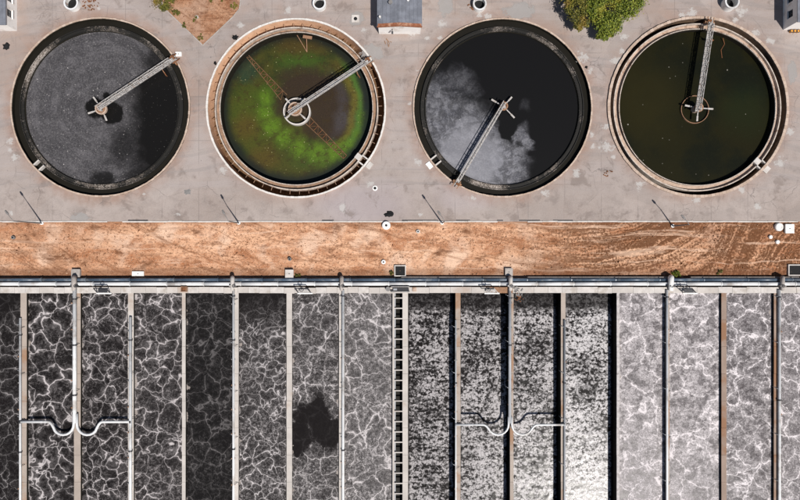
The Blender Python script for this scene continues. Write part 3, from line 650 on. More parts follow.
# ------------------------------------------------------------------ aeration basin: end wall, walkway, dividing walls, lanes
def foam_mat(name, cell=2.1, v1=0.9, v2=0.45, w1=0.085, w2=0.085, fine=0.35, base=0.0, thr=0.55, dark=(0.0100, 0.0085, 0.0085), lite=(0.54, 0.505, 0.505), seed=0.0, boil=False, gloss=0.22, extra=None, dens=0.5, xr=None, blot=0.0, spec=0.08):
    b = B(name); p0 = b.pos(); p = b.vm('ADD', p0, (seed * 17.3, seed * 9.1, 0)); x, y, z = b.xyz(p0)
    big = b.noise(p, 0.22, 3); f = b.noise(p, 5.0, 5, 0.75); f2 = b.noise(p, 2.0, 4, 0.7)
    if not boil:
        q = b.warp(b.warp(b.warp(p, 0.28, 3.0, 2), 0.9, 1.0, 1), 2.6, 0.22, 2)
        e1 = b.vor(q, 1.0 / cell); wv = b.sm(b.noise(p, 0.8, 3), 0.32, 0.70, 0.25, 1.7)
        core = b.sm(e1 / wv, w1 * 0.46, 0.0); halo = b.sm(e1 / wv, w1 * 2.4, 0.0) * 0.15
        mk = b.sm(big, 0.33, 0.62, 0.45, 1.0)
        def ridge(sc, wd, off):
            n_ = b.noise(b.vm('ADD', b.warp(p, 1.0, 0.8, 2), (off, off * 2, off)), sc, 2, 0.5)
            return b.sm(b.math('ABSOLUTE', n_ - 0.5), wd, 0.0)
        q2 = b.warp(b.warp(p, 0.9, 1.3, 3), 3.5, 0.35, 3); e2 = b.vor(q2, 2.2 / cell); vein2 = b.sm(e2, w2 * 0.75, 0.0)
        thr = b.math('MAXIMUM', ridge(1.1, 0.022, 3.0), ridge(2.3, 0.035, 7.0) * 0.8)
        thr = b.math('MAXIMUM', thr, ridge(3.6, 0.05, 11.0) * 0.6)
        br = b.sm(f, 0.30, 0.60, 0.6, 1.25) * b.sm(b.noise(p, 0.16, 3), 0.32, 0.62, 0.4, 1.25)
        fo = (core + halo) * v1 * br + vein2 * v2 * mk * b.sm(f2, 0.38, 0.60, 0.1, 1.1)
        fo = fo + thr * fine * b.sm(f2, 0.38, 0.62, 0.1, 1.2) * mk * b.sm(b.noise(p, 0.45, 3), 0.35, 0.62, 0.35, 1.2) + b.sm(f, 0.50, 0.72) * fine * 0.35 * mk + b.sm(f, 0.22, 0.66, 0.35, 0.9) * base * b.sm(f2, 0.25, 0.6, 0.55, 1.1)
    else:
        q = b.warp(p, 1.2, 0.5, 3)
        rows = b.math('SINE', y * (2 * PI / 1.62) + b.noise(p, 0.7, 2) * 5.0)
        n1 = b.noise(b.vm('MULTIPLY', q, (1.0, 1.45, 1)), 1.45, 4, 0.62); n2 = b.noise(q, 3.6, 4, 0.68)
        bub = b.vor(b.warp(p, 1.5, 0.5, 3), 2.6, 'F1', 'Distance')
        fo = b.sm(n1 * 0.60 + n2 * 0.28 + (0.5 - bub) * 0.14 + rows * 0.022 + (big - 0.5) * 0.2, dens - 0.075, dens + 0.075) 
        fo = fo * b.sm(n2, 0.34, 0.64, 0.25, 1.3) * b.sm(big, 0.3, 0.6, 0.6, 1.1)
        bright = b.sm(b.vor(b.warp(p, 0.5, 1.5, 2), 0.35), 0.09, 0.0) * b.sm(b.noise(p, 0.5, 2), 0.55, 0.68)
        fo = b.math('MAXIMUM', fo, bright * 0.75)
        head = b.sm(y + b.noise(p, 1.5, 3) * 2.5, wy(296), wy(312))
        fo = fo * b.sm(head, 0, 1, 0.12, 1.0)
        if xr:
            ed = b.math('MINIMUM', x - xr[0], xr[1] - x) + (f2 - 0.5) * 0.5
            fo = fo * b.sm(ed, 0.05, 0.55)  # foam-free margin at both walls, also painting the wall-shadow strip darker
    if blot: fo = fo * b.sm(b.noise(b.warp(p, 0.8, 1.0, 3), 0.75, 4, 0.65), 0.40, 0.56, 1.0 - blot, 1.0) * b.sm(f, 0.34, 0.58, 0.7, 1.1)
    if extra: fo = extra(b, p0, fo, f)
    fo = b.clamp(fo)
    col = b.mix(fo, dark, lite)
    if xr and not boil:                        # tan crust dried on along the walls
        ed = b.math('MINIMUM', x - xr[0], xr[1] - x); cn = b.noise(p, 0.55, 3)
        cru = b.sm(ed - (cn - 0.60) * 4.0 + (f2 - 0.5) * 0.6, 0.16, 0.0)
        col = b.mix(cru * 0.8, col, b.mix(f, (0.24, 0.205, 0.185), (0.42, 0.375, 0.345)))
    return b.done(col, (b.sm(fo, 0, 1, 0.21, 0.24) if boil else b.sm(fo, 0, 1, gloss, 0.6)), bump=fo * 0.8 + f * 0.5, strength=0.10 if boil else 0.3, dist=0.05, spec=0.09 if boil else spec)

def clear_patch(b, p, fo, f):                 # open dark water in the seventh lane
    w = b.warp(b.warp(p, 0.3, 5.0, 3), 1.1, 2.4, 5); c = b.math('MAXIMUM', b.blob(w, 312, 414, 10, 26, 0.4, 1.2, 0.9), b.blob(w, 328, 432, 9, 24, 0.4, 1.0, 1.0))
    c = b.math('MAXIMUM', c, b.blob(w, 300, 440, 8, 22, 0.4)); c = b.sm(c + (f - 0.5) * 0.9, 0.1, 0.9)
    return fo * b.sm(c, 0, 1, 1.0, 0.03)
def top_dark(y0, y1, lo=0.08):
    def fn(b, p, fo, f):
        x, y, z = b.xyz(b.warp(p, 0.6, 2.0, 3)); return fo * b.sm(y, wy(y0), wy(y1), lo, 1.0) if False else fo * b.sm(y, wy(y1), wy(y0), 1.0, lo)
    return fn

# lanes: left edge, right edge (plan units at wall top), water level, look
ZL, ZM, ZRR = 0.42, -1.2, 0.45
lanes = [
 (-85, -33, ZL, dict(cell=2.1, v1=0.6, v2=0.2, fine=0.15), 'dark foamy water beyond the left edge'),
 (-28, 20.5, ZL, dict(cell=2.6, v1=0.26, v2=0.08, fine=0.08, extra=top_dark(300, 330)), 'black water with thin dim foam veins at left edge'),
 (26.5, 74, ZL, dict(lite=(0.46, 0.425, 0.425), cell=3.1, v1=0.85, v2=0.14, fine=0.17), 'black water with large bright foam veins, left of the left swan-neck pipes'),
 (80.5, 128, ZL, dict(lite=(0.46, 0.425, 0.425), cell=2.2, v1=0.68, v2=0.28, fine=0.26), 'black water with dense branching foam veins under the left swan-neck'),
 (133.5, 182, ZL, dict(lite=(0.46, 0.425, 0.425), cell=2.6, v1=0.82, v2=0.26, fine=0.30, base=0.02), 'dark water with bright foam veins left of blackest lane'),
 (185.5, 233, ZL, dict(cell=2.6, v1=0.11, v2=0.05, fine=0.07, dark=(0.009, 0.0082, 0.0082)), 'nearly black water lane with faint foam veins'),
 (238.5, 286.5, ZL, dict(cell=2.1, v1=0.58, v2=0.26, fine=0.36, base=0.03, extra=top_dark(292, 350, 0.03)), 'dark water with grey foam cells, black towards the walkway'),
 (292, 339, ZL, dict(cell=2.8, v1=0.50, v2=0.28, fine=0.52, base=0.05, extra=clear_patch), 'grey foam lane with one large clear black patch'),
 (344.5, 392.5, ZL, dict(cell=3.2, v1=0.55, v2=0.25, fine=0.62, base=0.14), 'evenly grey foam lane beside ladder-like channel'),
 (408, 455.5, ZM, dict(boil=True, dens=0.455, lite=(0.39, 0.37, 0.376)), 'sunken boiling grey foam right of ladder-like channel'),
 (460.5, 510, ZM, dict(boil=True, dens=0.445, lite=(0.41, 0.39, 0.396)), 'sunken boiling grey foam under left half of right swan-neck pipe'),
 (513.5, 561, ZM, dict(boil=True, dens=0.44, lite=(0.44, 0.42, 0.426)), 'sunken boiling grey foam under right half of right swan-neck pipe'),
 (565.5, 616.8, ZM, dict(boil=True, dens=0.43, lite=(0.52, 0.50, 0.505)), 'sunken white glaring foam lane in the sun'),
 (619.5, 666, ZRR, dict(cell=3.8, w1=0.075, v1=0.75, v2=0.24, fine=0.34, base=0.58, lite=(0.66, 0.615, 0.625), blot=0.6, dark=(0.03, 0.024, 0.026)), 'pale grey crusted foam lane right of glaring white lane'),
 (669.5, 721.5, ZRR, dict(cell=4.2, w1=0.075, v1=0.75, v2=0.22, fine=0.34, base=0.56, lite=(0.66, 0.615, 0.625), blot=0.6, dark=(0.03, 0.024, 0.026)), 'pale grey crusted foam lane left of rust-brown wall'),
 (726.5, 774, ZRR, dict(cell=2.9, w1=0.085, v1=0.8, v2=0.30, fine=0.38, base=0.34, lite=(0.66, 0.615, 0.625), blot=0.6, dark=(0.03, 0.024, 0.026)), 'grey foam lane with pale cell veins right of rust-brown wall'),
 (781, 828, ZRR, dict(cell=2.9, w1=0.085, v1=0.8, v2=0.30, fine=0.38, base=0.34, blot=0.4, lite=(0.66, 0.615, 0.625), dark=(0.03, 0.024, 0.026)), 'grey foam lane with pale veins at right edge'),
 (834, 886, ZRR, dict(cell=2.9, w1=0.085, v1=0.8, v2=0.30, fine=0.38, base=0.34, blot=0.4, lite=(0.66, 0.615, 0.625), dark=(0.03, 0.024, 0.026)), 'grey foam lane beyond the right edge'),
]
yend = BY0 + 0.5
for i, (a, e, z, kw, lab) in enumerate(lanes):
    x0, x1 = wx(a, ZT) - 0.02, wx(e, ZT) + 0.02
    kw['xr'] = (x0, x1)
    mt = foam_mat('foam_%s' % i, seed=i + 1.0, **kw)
    # gently heaving surface
    from mathutils import noise as mn
    nx_, ny_ = 26, 190; vs = []; fs = []; ytop = wy(292.6, ZT) + 0.02; amp = 0.022 if kw.get('boil') else 0.02
    for j in range(ny_ + 1):
        for q in range(nx_ + 1):
            x = x0 + (x1 - x0) * q / nx_; y = yend + (ytop - yend) * j / ny_
            vs.append((x, y, z + amp * mn.noise(Vector((x * 1.3, y * 1.3, i))) + amp * mn.noise(Vector((x * 3, y * 3, i + 50)))))
    for j in range(ny_):
        for q in range(nx_):
            k = j * (nx_ + 1) + q; fs.append((k, k + 1, k + nx_ + 2, k + nx_ + 1))
    me = bpy.data.meshes.new('water'); me.from_pydata(vs, [], fs); me.materials.append(mt)
    for p in me.polygons: p.use_smooth = True
    o = bpy.data.objects.new('water', me); COL.objects.link(o); tag(o, lab, 'water', kind='structure'); ORG[o.name] = Vector((0, 0, 0))

def wall_mat(name, c, rust, amt):
    b = B(name); p = b.pos(); n = b.noise(p, 0.35, 5, 0.6); f = b.noise(p, 4.0, 4, 0.7); r = b.objrand()
    col = b.mix(b.sm(n, 0.35, 0.65), tuple(v * 0.85 for v in c), c)
    col = b.mix(b.sm(r * 0.16 + b.noise(p, 0.13, 5, 0.65) * 1.35 - 0.155, 0.85 - amt * 0.5, 1.05 - amt * 0.5) * 0.9, col, rust)
    col = b.mix(b.sm(f, 0.52, 0.75, 0, 0.5), col, tuple(v * 0.55 for v in c))
    return b.done(col, 0.88, bump=f, strength=0.3, spec=0.2)
M['wall_pale'] = wall_mat('pale_basin_concrete', (0.53, 0.49, 0.455), (0.40, 0.32, 0.265), 0.3)
M['wall_tan'] = wall_mat('tan_basin_concrete', (0.40, 0.34, 0.295), (0.30, 0.175, 0.105), 0.45)
M['wall_rust'] = wall_mat('rust_stained_basin_concrete', (0.32, 0.24, 0.195), (0.25, 0.13, 0.072), 0.6)
M['wall_foam'] = plain('foam_stained_concrete', (0.50, 0.47, 0.46), 0.9, 0.25, 2.0, 0.2, dirt=(0.33, 0.30, 0.29))
# dividing walls: left, right, look, label
walls = [
 (-92, -85, 'wall_tan', 'outer basin wall beyond the left edge'),
 (-33, -28, 'wall_pale', 'basin wall beyond the left edge, next to outer wall'),
 (20.5, 26.5, 'wall_tan', 'tan basin wall with thin white pipe, leftmost in view'),
 (74, 80.5, 'wall_tan', 'tan basin wall carrying pipe that splits into left swan-neck pair'),
 (128, 133.5, 'wall_pale', 'basin wall with thin white pipe at right end of left swan-neck'),
 (182, 185.5, 'wall_pale', 'thin bare basin wall left of the blackest lane'),
 (233, 238.5, 'wall_pale', 'basin wall with white pipe right of the blackest lane'),
 (286.5, 292, 'wall_pale', 'plain whitish basin wall without pipe left of clear black patch'),
 (339, 344.5, 'wall_pale', 'basin wall with white pipe right of clear black patch'),
 (392.5, 394.3, 'wall_pale', 'thin left wall of the ladder-like channel'),
 (402.5, 408, 'wall_pale', 'pale right wall of the ladder-like channel'),
 (455.5, 460.5, 'wall_tan', 'tan basin wall at left end of right swan-neck pipes'),
 (510, 513.5, 'wall_tan', 'basin wall carrying pipe that splits into right swan-neck pair'),
 (561, 565.5, 'wall_tan', 'basin wall at right end of right swan-neck, left of glaring foam'),
 (616.8, 619.5, 'wall_foam', 'low foam-stained basin wall right of the glaring white foam'),
 (666, 669.5, 'wall_tan', 'slim basin wall with pipe between the two palest foam lanes'),
 (721.5, 726.5, 'wall_rust', 'bare rust-brown basin wall without pipe on the right'),
 (774, 781, 'wall_rust', 'rust-brown basin wall with white pipe, rightmost in view'),
 (828, 834, 'wall_pale', 'basin wall beyond the right edge, next to outer wall'),
 (886, 894, 'wall_tan', 'outer basin wall beyond the right edge'),
]
ytop = wy(292.6, ZT)
for wi, (a, e, mk, lab) in enumerate(walls):
    x0, x1 = wx(a, ZT), wx(e, ZT)
    t = empty('dividing_wall', ((x0 + x1)/2, ytop, -4), lab, 'basin wall', 'basin dividing walls')
    m_ = MB(); m_.box(x0 + 0.06, BY0, -4, x1 - 0.06, ytop - 0.01, ZT - 0.14); m_.build('wall_body', M['slime'], t)
    y = ytop - 0.005
    m2 = MB(); m2.box(x0 - (x0+x1)/2, -4.44, -0.14, x1 - (x0+x1)/2, 0, 0); me = m2.mesh('coping_slab', M[mk])
    while y > BY0 + 4.4:
        inst(me, 'coping_slab', t, ((x0 + x1)/2 + random.uniform(-.015, .015), y, ZT + random.uniform(-.015, .01)), random.uniform(-.002, .002)); y -= 4.47
# end wall under the walkway and the walkway slabs
ew = empty('walkway', (0, wy(290, ZT), -4), 'pale concrete slab walkway along the head of the foam lanes', 'walkway')
m_ = MB(); m_.box(BX0, wy(287.2, ZT), -4, BX1, wy(292.5, ZT), ZT - 0.08); m_.build('end_wall', M['slime'], ew)
x = BX0; ya, yb = wy(286.9, ZT), wy(292.9, ZT)
slab_ms = []
for L in (1.75, 2.35, 3.5):
    for mk in ('wall_pale', 'concrete_pale'):
        m_ = MB(); m_.box(0.015, yb - ya, -0.12, L - 0.015, 0, 0); slab_ms.append((L, m_.mesh('slab', M[mk])))
rs = MB(); rs.box(0.015, yb - ya, -0.12, 2.2, 0, 0); rusty_slab = rs.mesh('slab', M['rust_light'])
while x < BX1 - 1:
    pxc = x / (1 - ZT/H) * 6 + 400
    if 480 < pxc < 500: L, me = 2.21, rusty_slab
    elif pxc > 395: L, me = random.choice(slab_ms[2:])
    else: L, me = random.choice(slab_ms[:4] + slab_ms[:2])
    inst(me, 'slab', ew, (x, ya - abs(random.gauss(0, .05)), ZT + 0.03 + random.uniform(-.015, .015)), random.uniform(-.003, .003)); x += L
# far end and side closure of the basin (outside the frame)
m_ = MB(); m_.box(BX0, BY0 - 0.6, -4, BX1, BY0 - 0.01, ZT); tag(m_.build('retaining_wall', M['wall_pale']), 'concrete end wall closing the foam lanes below the frame', 'wall')

# ladder-like channel: cross beams over dark water
ch = empty('channel', (wx(398.4, ZT), ytop, -4), 'dark ladder-like channel with pale cross beams between foam lanes', 'channel')
m_ = MB(); m_.box(wx(394.3, ZT), BY0, -0.6, wx(402.5, ZT), ytop - 0.02, -0.4); m_.build('channel_water', M['black_water'], ch)
m2 = MB(); hw_ = (wx(402.5, ZT) - wx(394.3, ZT))/2; m2.box(-hw_, -0.09, -0.22, hw_, 0.09, 0); cb = m2.mesh('cross_beam', M['wall_pale'])
m3 = MB(); m3.box(-0.05, -1.55, -0.1, 0.05, 0, 0.04); pl = m3.mesh('side_rail', M['galv'])
y = ytop - 0.9
while y > BY0 + 1:
    inst(cb, 'cross_beam', ch, (wx(398.4, ZT), y, ZT - 0.02)); y -= 1.70
m_ = MB(); m_.box(wx(394.4, ZT), BY0, 0.55, wx(395.6, ZT), ytop - .02, 0.65); m_.build('cable_tray', M['grey_pipe'], ch)

# ------------------------------------------------------------------ pipes
PZ = ZT + 0.24
def pipe_run(px, y0, y1, r, mat, label, joints=(), drops=True, zc=None, ndrop=5):
    zc = ZT + r + 0.05 if zc is None else zc
    a, e = W(px, y0, zc), W(px, y1, zc); t = empty('air_pipe', (a.x, a.y, ZT), label, 'pipe', 'air pipes along the basin walls')
    m_ = MB(); m_.tube([a, e], r, 12); m_.build('pipe', mat, t, smooth=True)
    for jy in joints:
        m_ = MB(); q = W(px, jy, zc); m_.tube([q + Vector((0, .10, 0)), q - Vector((0, .10, 0))], r + 0.09, 14); m_.build('coupling', M['dark_metal'], t)
    yb_ = y0 + 14
    while yb_ < y1 - 4:
        m_ = MB(); q = W(px, yb_, ZT); m_.box(q.x - r - .09, q.y - .09, ZT - .01, q.x + r + .09, q.y + .09, ZT + r * 1.15); m_.build('pipe_bracket', M['galv_dull'] if random.random() < .5 else M['rust_light'], t); yb_ += 26 + random.uniform(-2, 2)
    if drops:
        y = y0 + 9
        while y < min(y1, 640):
            for s_ in (-1, 1):
                m_ = MB(); q = W(px, y + 1.5 * s_, zc); m_.tube([q, q + Vector((s_*.4, .18, .06)), q + Vector((s_*.62, .30, -.25)), q + Vector((s_*.65, .32, -1.0))], 0.04, 6); m_.build('drop_pipe', M['dark_metal'] if s_ > 0 else M['grey_pipe'], t)
            y += 46
    return t
wp, gp = M['white_pipe'], M['grey_pipe']
pipe_run(20.3, 318, 640, 0.19, wp, 'thin white pipe on the leftmost wall in view', (335, 452))
pipe_run(74.6, 289, 423, 0.31, wp, 'thick white pipe feeding the left swan-neck pair', (299, 345, 395))
pipe_run(130.4, 317, 640, 0.25, wp, 'white pipe running down from right end of left swan-neck', (340, 451))
pipe_run(233.5, 290, 640, 0.21, wp, 'white pipe on wall right of the blackest lane', (296, 340, 449))
pipe_run(343.0, 290, 640, 0.22, wp, 'white pipe on wall right of clear black patch', (296, 450))
pipe_run(455.8, 320, 640, 0.14, wp, 'slim pipe on wall at left end of right swan-neck', (383,))
pipe_run(509.8, 289, 423, 0.25, gp, 'pale pipe feeding the right swan-neck pair', (298, 345))
pipe_run(564.6, 320, 640, 0.16, gp, 'slim grey pipe on wall left of glaring foam', (383,))
pipe_run(667.0, 290, 640, 0.20, wp, 'white pipe on slim wall between palest foam lanes', (297,))
pipe_run(779.3, 290, 640, 0.23, wp, 'white pipe on rightmost rust-brown wall', (297, 400))
def swan(px0, px1, y, dip, r, mat, label):
    """two mirrored swan-neck branches spanning from the centre pipe to the side pipes"""
    zc = ZT + 0.36; t = empty('swan_neck_pipe', W((px0 + px1)/2, y, ZT), label, 'pipe', 'swan-neck pipes over the foam')
    cx = (px0 + px1)/2
    for s_, pe in ((-1, px0), (1, px1)):
        h = abs(pe - cx); pts = []
        ctrl = [(2.2, -30), (2.2, 0)] 
        R1 = 10.5
        # from centre: up along the wall, U down and across, S up to the straight run
        pts.append(W(cx + s_*1.6, y - 8, zc)); 
        for k in range(0, 9):
            a = PI * k / 8 * 0.78; pts.append(W(cx + s_*(1.6 + R1 - R1*math.cos(a)), y + dip - R1 + R1*math.sin(a) * 1.0, zc))
        ex = 1.6 + R1 - R1*math.cos(PI*0.78); ey = y + dip - R1 + R1*math.sin(PI*0.78)
        for (u, v) in ((0.25, 0.42), (0.5, 0.75), (0.75, 0.94), (1.0, 1.0)):
            pts.append(W(cx + s_*(ex + 7*u), ey + (y - ey)*v, zc))
        pts.append(W(pe, y, zc))
        m_ = MB(); m_.tube(pts, r, 12); m_.build('branch', mat, t, smooth=True)
        m_ = MB(); q = W(pe, y, zc); m_.tube([q - Vector((.12, 0, 0)), q + Vector((.12, 0, 0))], r + .07, 12); m_.build('flange', M['dark_metal'] if px0 < 300 else gp, t)
swan(20.3, 130.4, 421.8, 13, 0.21, wp, 'pair of white swan-neck pipes on the left')
swan(456, 564.4, 420.8 + 4, 10, 0.17, wp, 'pair of thin white swan-neck pipes casting black shadow on the right')

# headers along the walkway
def header(py, z, r, mat, name, label, sp):
    t = empty(name, W(400, py, 0), label, 'pipe')
    x = BX0
    while x < BX1:
        m_ = MB(); a = Vector((x, wy(py, z), z)); m_.tube([a, a + Vector((min(sp, BX1 - x), 0, 0))], r, 16); m_.build('pipe_section', mat, t, smooth=True)
        m_ = MB(); m_.tube([a - Vector((.08, 0, 0)), a + Vector((.08, 0, 0))], r + 0.06, 16); m_.build('flange', mat, t)
        m_ = MB(); m_.box(x + sp/2 - .15, wy(py, z) - r*.8, -0.1, x + sp/2 + .15, wy(py, z) + r*.8, z - r*.55); m_.build('pipe_saddle', M['concrete'], t)
        x += sp
header(279.6, 0.75, 0.27, M['blue_pipe'], 'header_pipe', 'dark blue-grey pipe along the dirt strip', 7.3)
header(283.8, 0.95, 0.31, M['white_pipe'], 'header_pipe', 'thick white pipe along the slab walkway', 6.1)
# low trench kerb seen along the right-hand half
m2 = MB(); m2.box(-1.48, -0.07, -0.2, 1.48, 0.07, 0.62)
tk = empty('trench_wall', (wx(600), wy(277.4), 0), 'thin pale concrete upstand along the blue-grey pipe, right half', 'wall')
tme = m2.mesh('upstand_block', M['concrete'])
for i in range(30):
    if i in (6, 15, 22): continue
    inst(tme, 'upstand_block', tk, (wx(410) + i * 3.0, wy(277.3, .6), 0))
# branch boxes where wall pipes leave the headers
for k, (px, wd, tint, lab) in enumerate([(74, 5.5, 'concrete', 'feeding left swan-neck'), (232.4, 4.6, 'concrete_pale', 'right of the blackest lane'), (341.6, 4.4, 'concrete', 'left of the ladder-like channel'),
        (510.5, 4.6, 'concrete_pale', 'feeding right swan-neck'), (671, 6.0, 'white', 'beside the green shrub'), (782.5, 4.5, 'concrete', 'next to the right edge')]):
    t = empty('branch_pipe', W(px, 284, 0), 'short riser joining header pipes to wall pipe, ' + lab, 'pipe', 'branch risers over the header pipes')
    z = 1.5; w_ = wd/6/2
    m_ = MB(); m_.tube([W(px, 277.5, 0.3), W(px, 277.8, 1.2), W(px, 279.5, 1.55), W(px, 284, 1.6), W(px, 287.5, 1.45), W(px, 290.5, 1.38)], [w_*.9, w_*.95, w_*.9, w_*.85, w_*.8, w_*.7], 12); m_.build('riser', M[tint], t, smooth=True)
    m_ = MB(); m_.box(wx(px, z) - w_*1.25, wy(285.2, z), 0.5, wx(px, z) + w_*1.25, wy(286.6, z), 1.75); m_.build('valve_body', M['galv'] if k % 2 else M['dark_metal'], t)
    m_ = MB(); q = W(px + 1.2, 286, 1.95); m_.ring((q.x, q.y), 0.2, 0.27, 1.9, 1.97, 16); hw2 = m_.build('hand_wheel', M['dark_metal'], t)
    m_ = MB(); m_.bar((q.x - .24, q.y, 1.935), (q.x + .24, q.y, 1.935), .04); m_.bar((q.x, q.y - .24, 1.94), (q.x, q.y + .24, 1.94), .04); m_.build('spokes', M['dark_metal'], hw2)
# sluice gates on the walkway edge: frame, plate, spindle, handwheel
for k, (px, lab) in enumerate([(104, 'sluice gate above the lane of dense branching veins'), (305, 'sluice gate above the lane with clear black patch'), (492, 'sluice gate beside rust-stained walkway slab'), (690, 'sluice gate above the palest right-hand lane')]):
    t = empty('sluice_gate', W(px, 290.5, ZT), lab, 'sluice gate', 'sluice gates on the walkway edge')
    def g(dx, dy, z): return W(px + dx, 290.5 + dy, ZT + z)
    m_ = MB(); m_.bar(g(-7.5, 2.9, .10), g(7.5, 2.9, .10), .22, .12); m_.build('sill', M['white'], t)
    for s_, dx in ((-1, -6.5), (1, 6.0)):
        m_ = MB(); m_.bar(g(dx, 2.4, .05), g(dx - 4, -2.2, 1.35), .12); m_.build('frame_post', M['dark_metal'] if k != 2 else M['galv'], t)
    m_ = MB(); m_.bar(g(-10.5, -2.2, 1.35), g(2.0, -2.2, 1.35), .16, .14); m_.build('head_beam', M['dark_metal'], t)
    m_ = MB(); m_.bar(g(-6, 0.4, .5), g(3.5, 0.4, .5), .5, .05); m_.build('gate_plate', M['galv'] if k in (1, 2) else M['dark_metal'], t)
    m_ = MB(); m_.tube([g(-3.5, -1, .1), g(-3.5, -1.2, 1.9)], .07, 8); m_.build('spindle', M['dark_metal'], t)
    m_ = MB(); q = g(-3.5, -1.2, 1.9); m_.ring((q.x, q.y), .26, .36, q.z - .04, q.z + .04, 18); wh = m_.build('hand_wheel', M['dark_metal'], t)
    m_ = MB(); m_.bar(q - Vector((.3, 0, 0)), q + Vector((.3, 0, 0)), .05); m_.build('spoke', M['dark_metal'], wh)
# valve box, louvred gate unit at the channel head, rubbish on the walkway
t = empty('valve_box', W(184.6, 288.5, ZT), 'small brown steel box on walkway above thin bare wall', 'box')
m_ = MB(); a = W(181.8, 291.6, ZT); e = W(187.6, 286.3, ZT)
for (x0, y0, x1, y1) in ((a.x, a.y, e.x, a.y + .12), (a.x, e.y - .12, e.x, e.y), (a.x, a.y + .12, a.x + .12, e.y - .12), (e.x - .12, a.y + .12, e.x, e.y - .12)):
    m_ = MB(); m_.box(x0, y0, ZT, x1, y1, ZT + .55); m_.build('side_panel', M['rust_light'], t)
m_ = MB(); m_.box(a.x + .2, a.y + .2, ZT + .03, e.x - .2, e.y - .2, ZT + .35); m_.build('valve', M['rust'], t)
t = empty('penstock', W(398, 289, ZT), 'grey steel penstock unit at the head of the ladder-like channel', 'penstock')
a = W(391, 292, ZT); e = W(409.5, 286, ZT)
m_ = MB(); m_.box(a.x, a.y, ZT + .04, e.x, a.y + .2, ZT + .6); m_.build('front_beam', M['galv_dull'], t)
m_ = MB(); m_.box(a.x, e.y - .2, ZT + .04, e.x, e.y, ZT + .6); m_.build('rear_beam', M['galv_dull'], t)
m_ = MB(); m_.box(a.x + .8, a.y + .42, ZT + .04, e.x - .1, a.y + .62, ZT + .5); m_.build('gate_plate', M['dark_metal'], t)
m_ = MB(); q = W(388, 288.8, ZT); m_.tube([q + Vector((0, 0, .04)), q + Vector((0, 0, .6))], .38, 14); m_.build('actuator', M['galv_dull'], t)
m_ = MB(); q = W(394, 289, ZT); m_.tube([q + Vector((-.1, 0, .4)), q + Vector((.5, 0, .4))], .2, 10); m_.build('motor', M['grey_pipe'], t)
m_ = MB(); m_.box(W(412.5, 0, ZT).x, a.y + .1, ZT + .04, W(416.5, 0, ZT).x, e.y - .2, ZT + .22); tag(m_.build('wooden_board', M['tan_concrete']), 'small tan board on walkway right of the penstock', 'board')
def heap(name, px, py, z, r, n, mat, label, cat):
    m_ = MB(); random.seed(int(px))
    for i in range(n):
        a = random.uniform(0, 2*PI); rr = r * math.sqrt(random.random()); q = W(px, py, z) + Vector((rr*math.cos(a), rr*math.sin(a), .08))
        d_ = Vector((random.uniform(-1, 1), random.uniform(-1, 1), random.uniform(-.1, .4))) * random.uniform(.1, .35)
        m_.bar(q - d_, q + d_, random.uniform(.06, .2), random.uniform(.04, .14))
    return tag(m_.build(name, mat, stuff=True), label, cat)
heap('debris', 517, 290.5, ZT + .03, 1.0, 26, M['galv_dull'], 'grey scrap heap on walkway beside right swan-neck feed pipe', 'debris')
heap('debris', 519, 298, ZT - .2, .8, 16, M['rust'], 'rusty scrap hanging off walkway beside right swan-neck feed pipe', 'debris')
heap('debris', 91, 3, 0, 1.3, 24, M['rust'], 'rust-brown scrap pile beside round riser at top left', 'debris')
heap('debris', 470.5, 7, 0, .6, 10, M['rust'], 'small rusty scrap beside round riser at top centre', 'debris')
heap('debris', 388, 44, 0, .6, 8, M['rust_light'], 'small rusty litter below white gable wall', 'debris')
heap('debris', 608.5, 175, 0, .8, 7, M['rust'], 'rusty litter on yard below left of olive tank', 'debris')
# a pair of foam banks stranded in lane corners

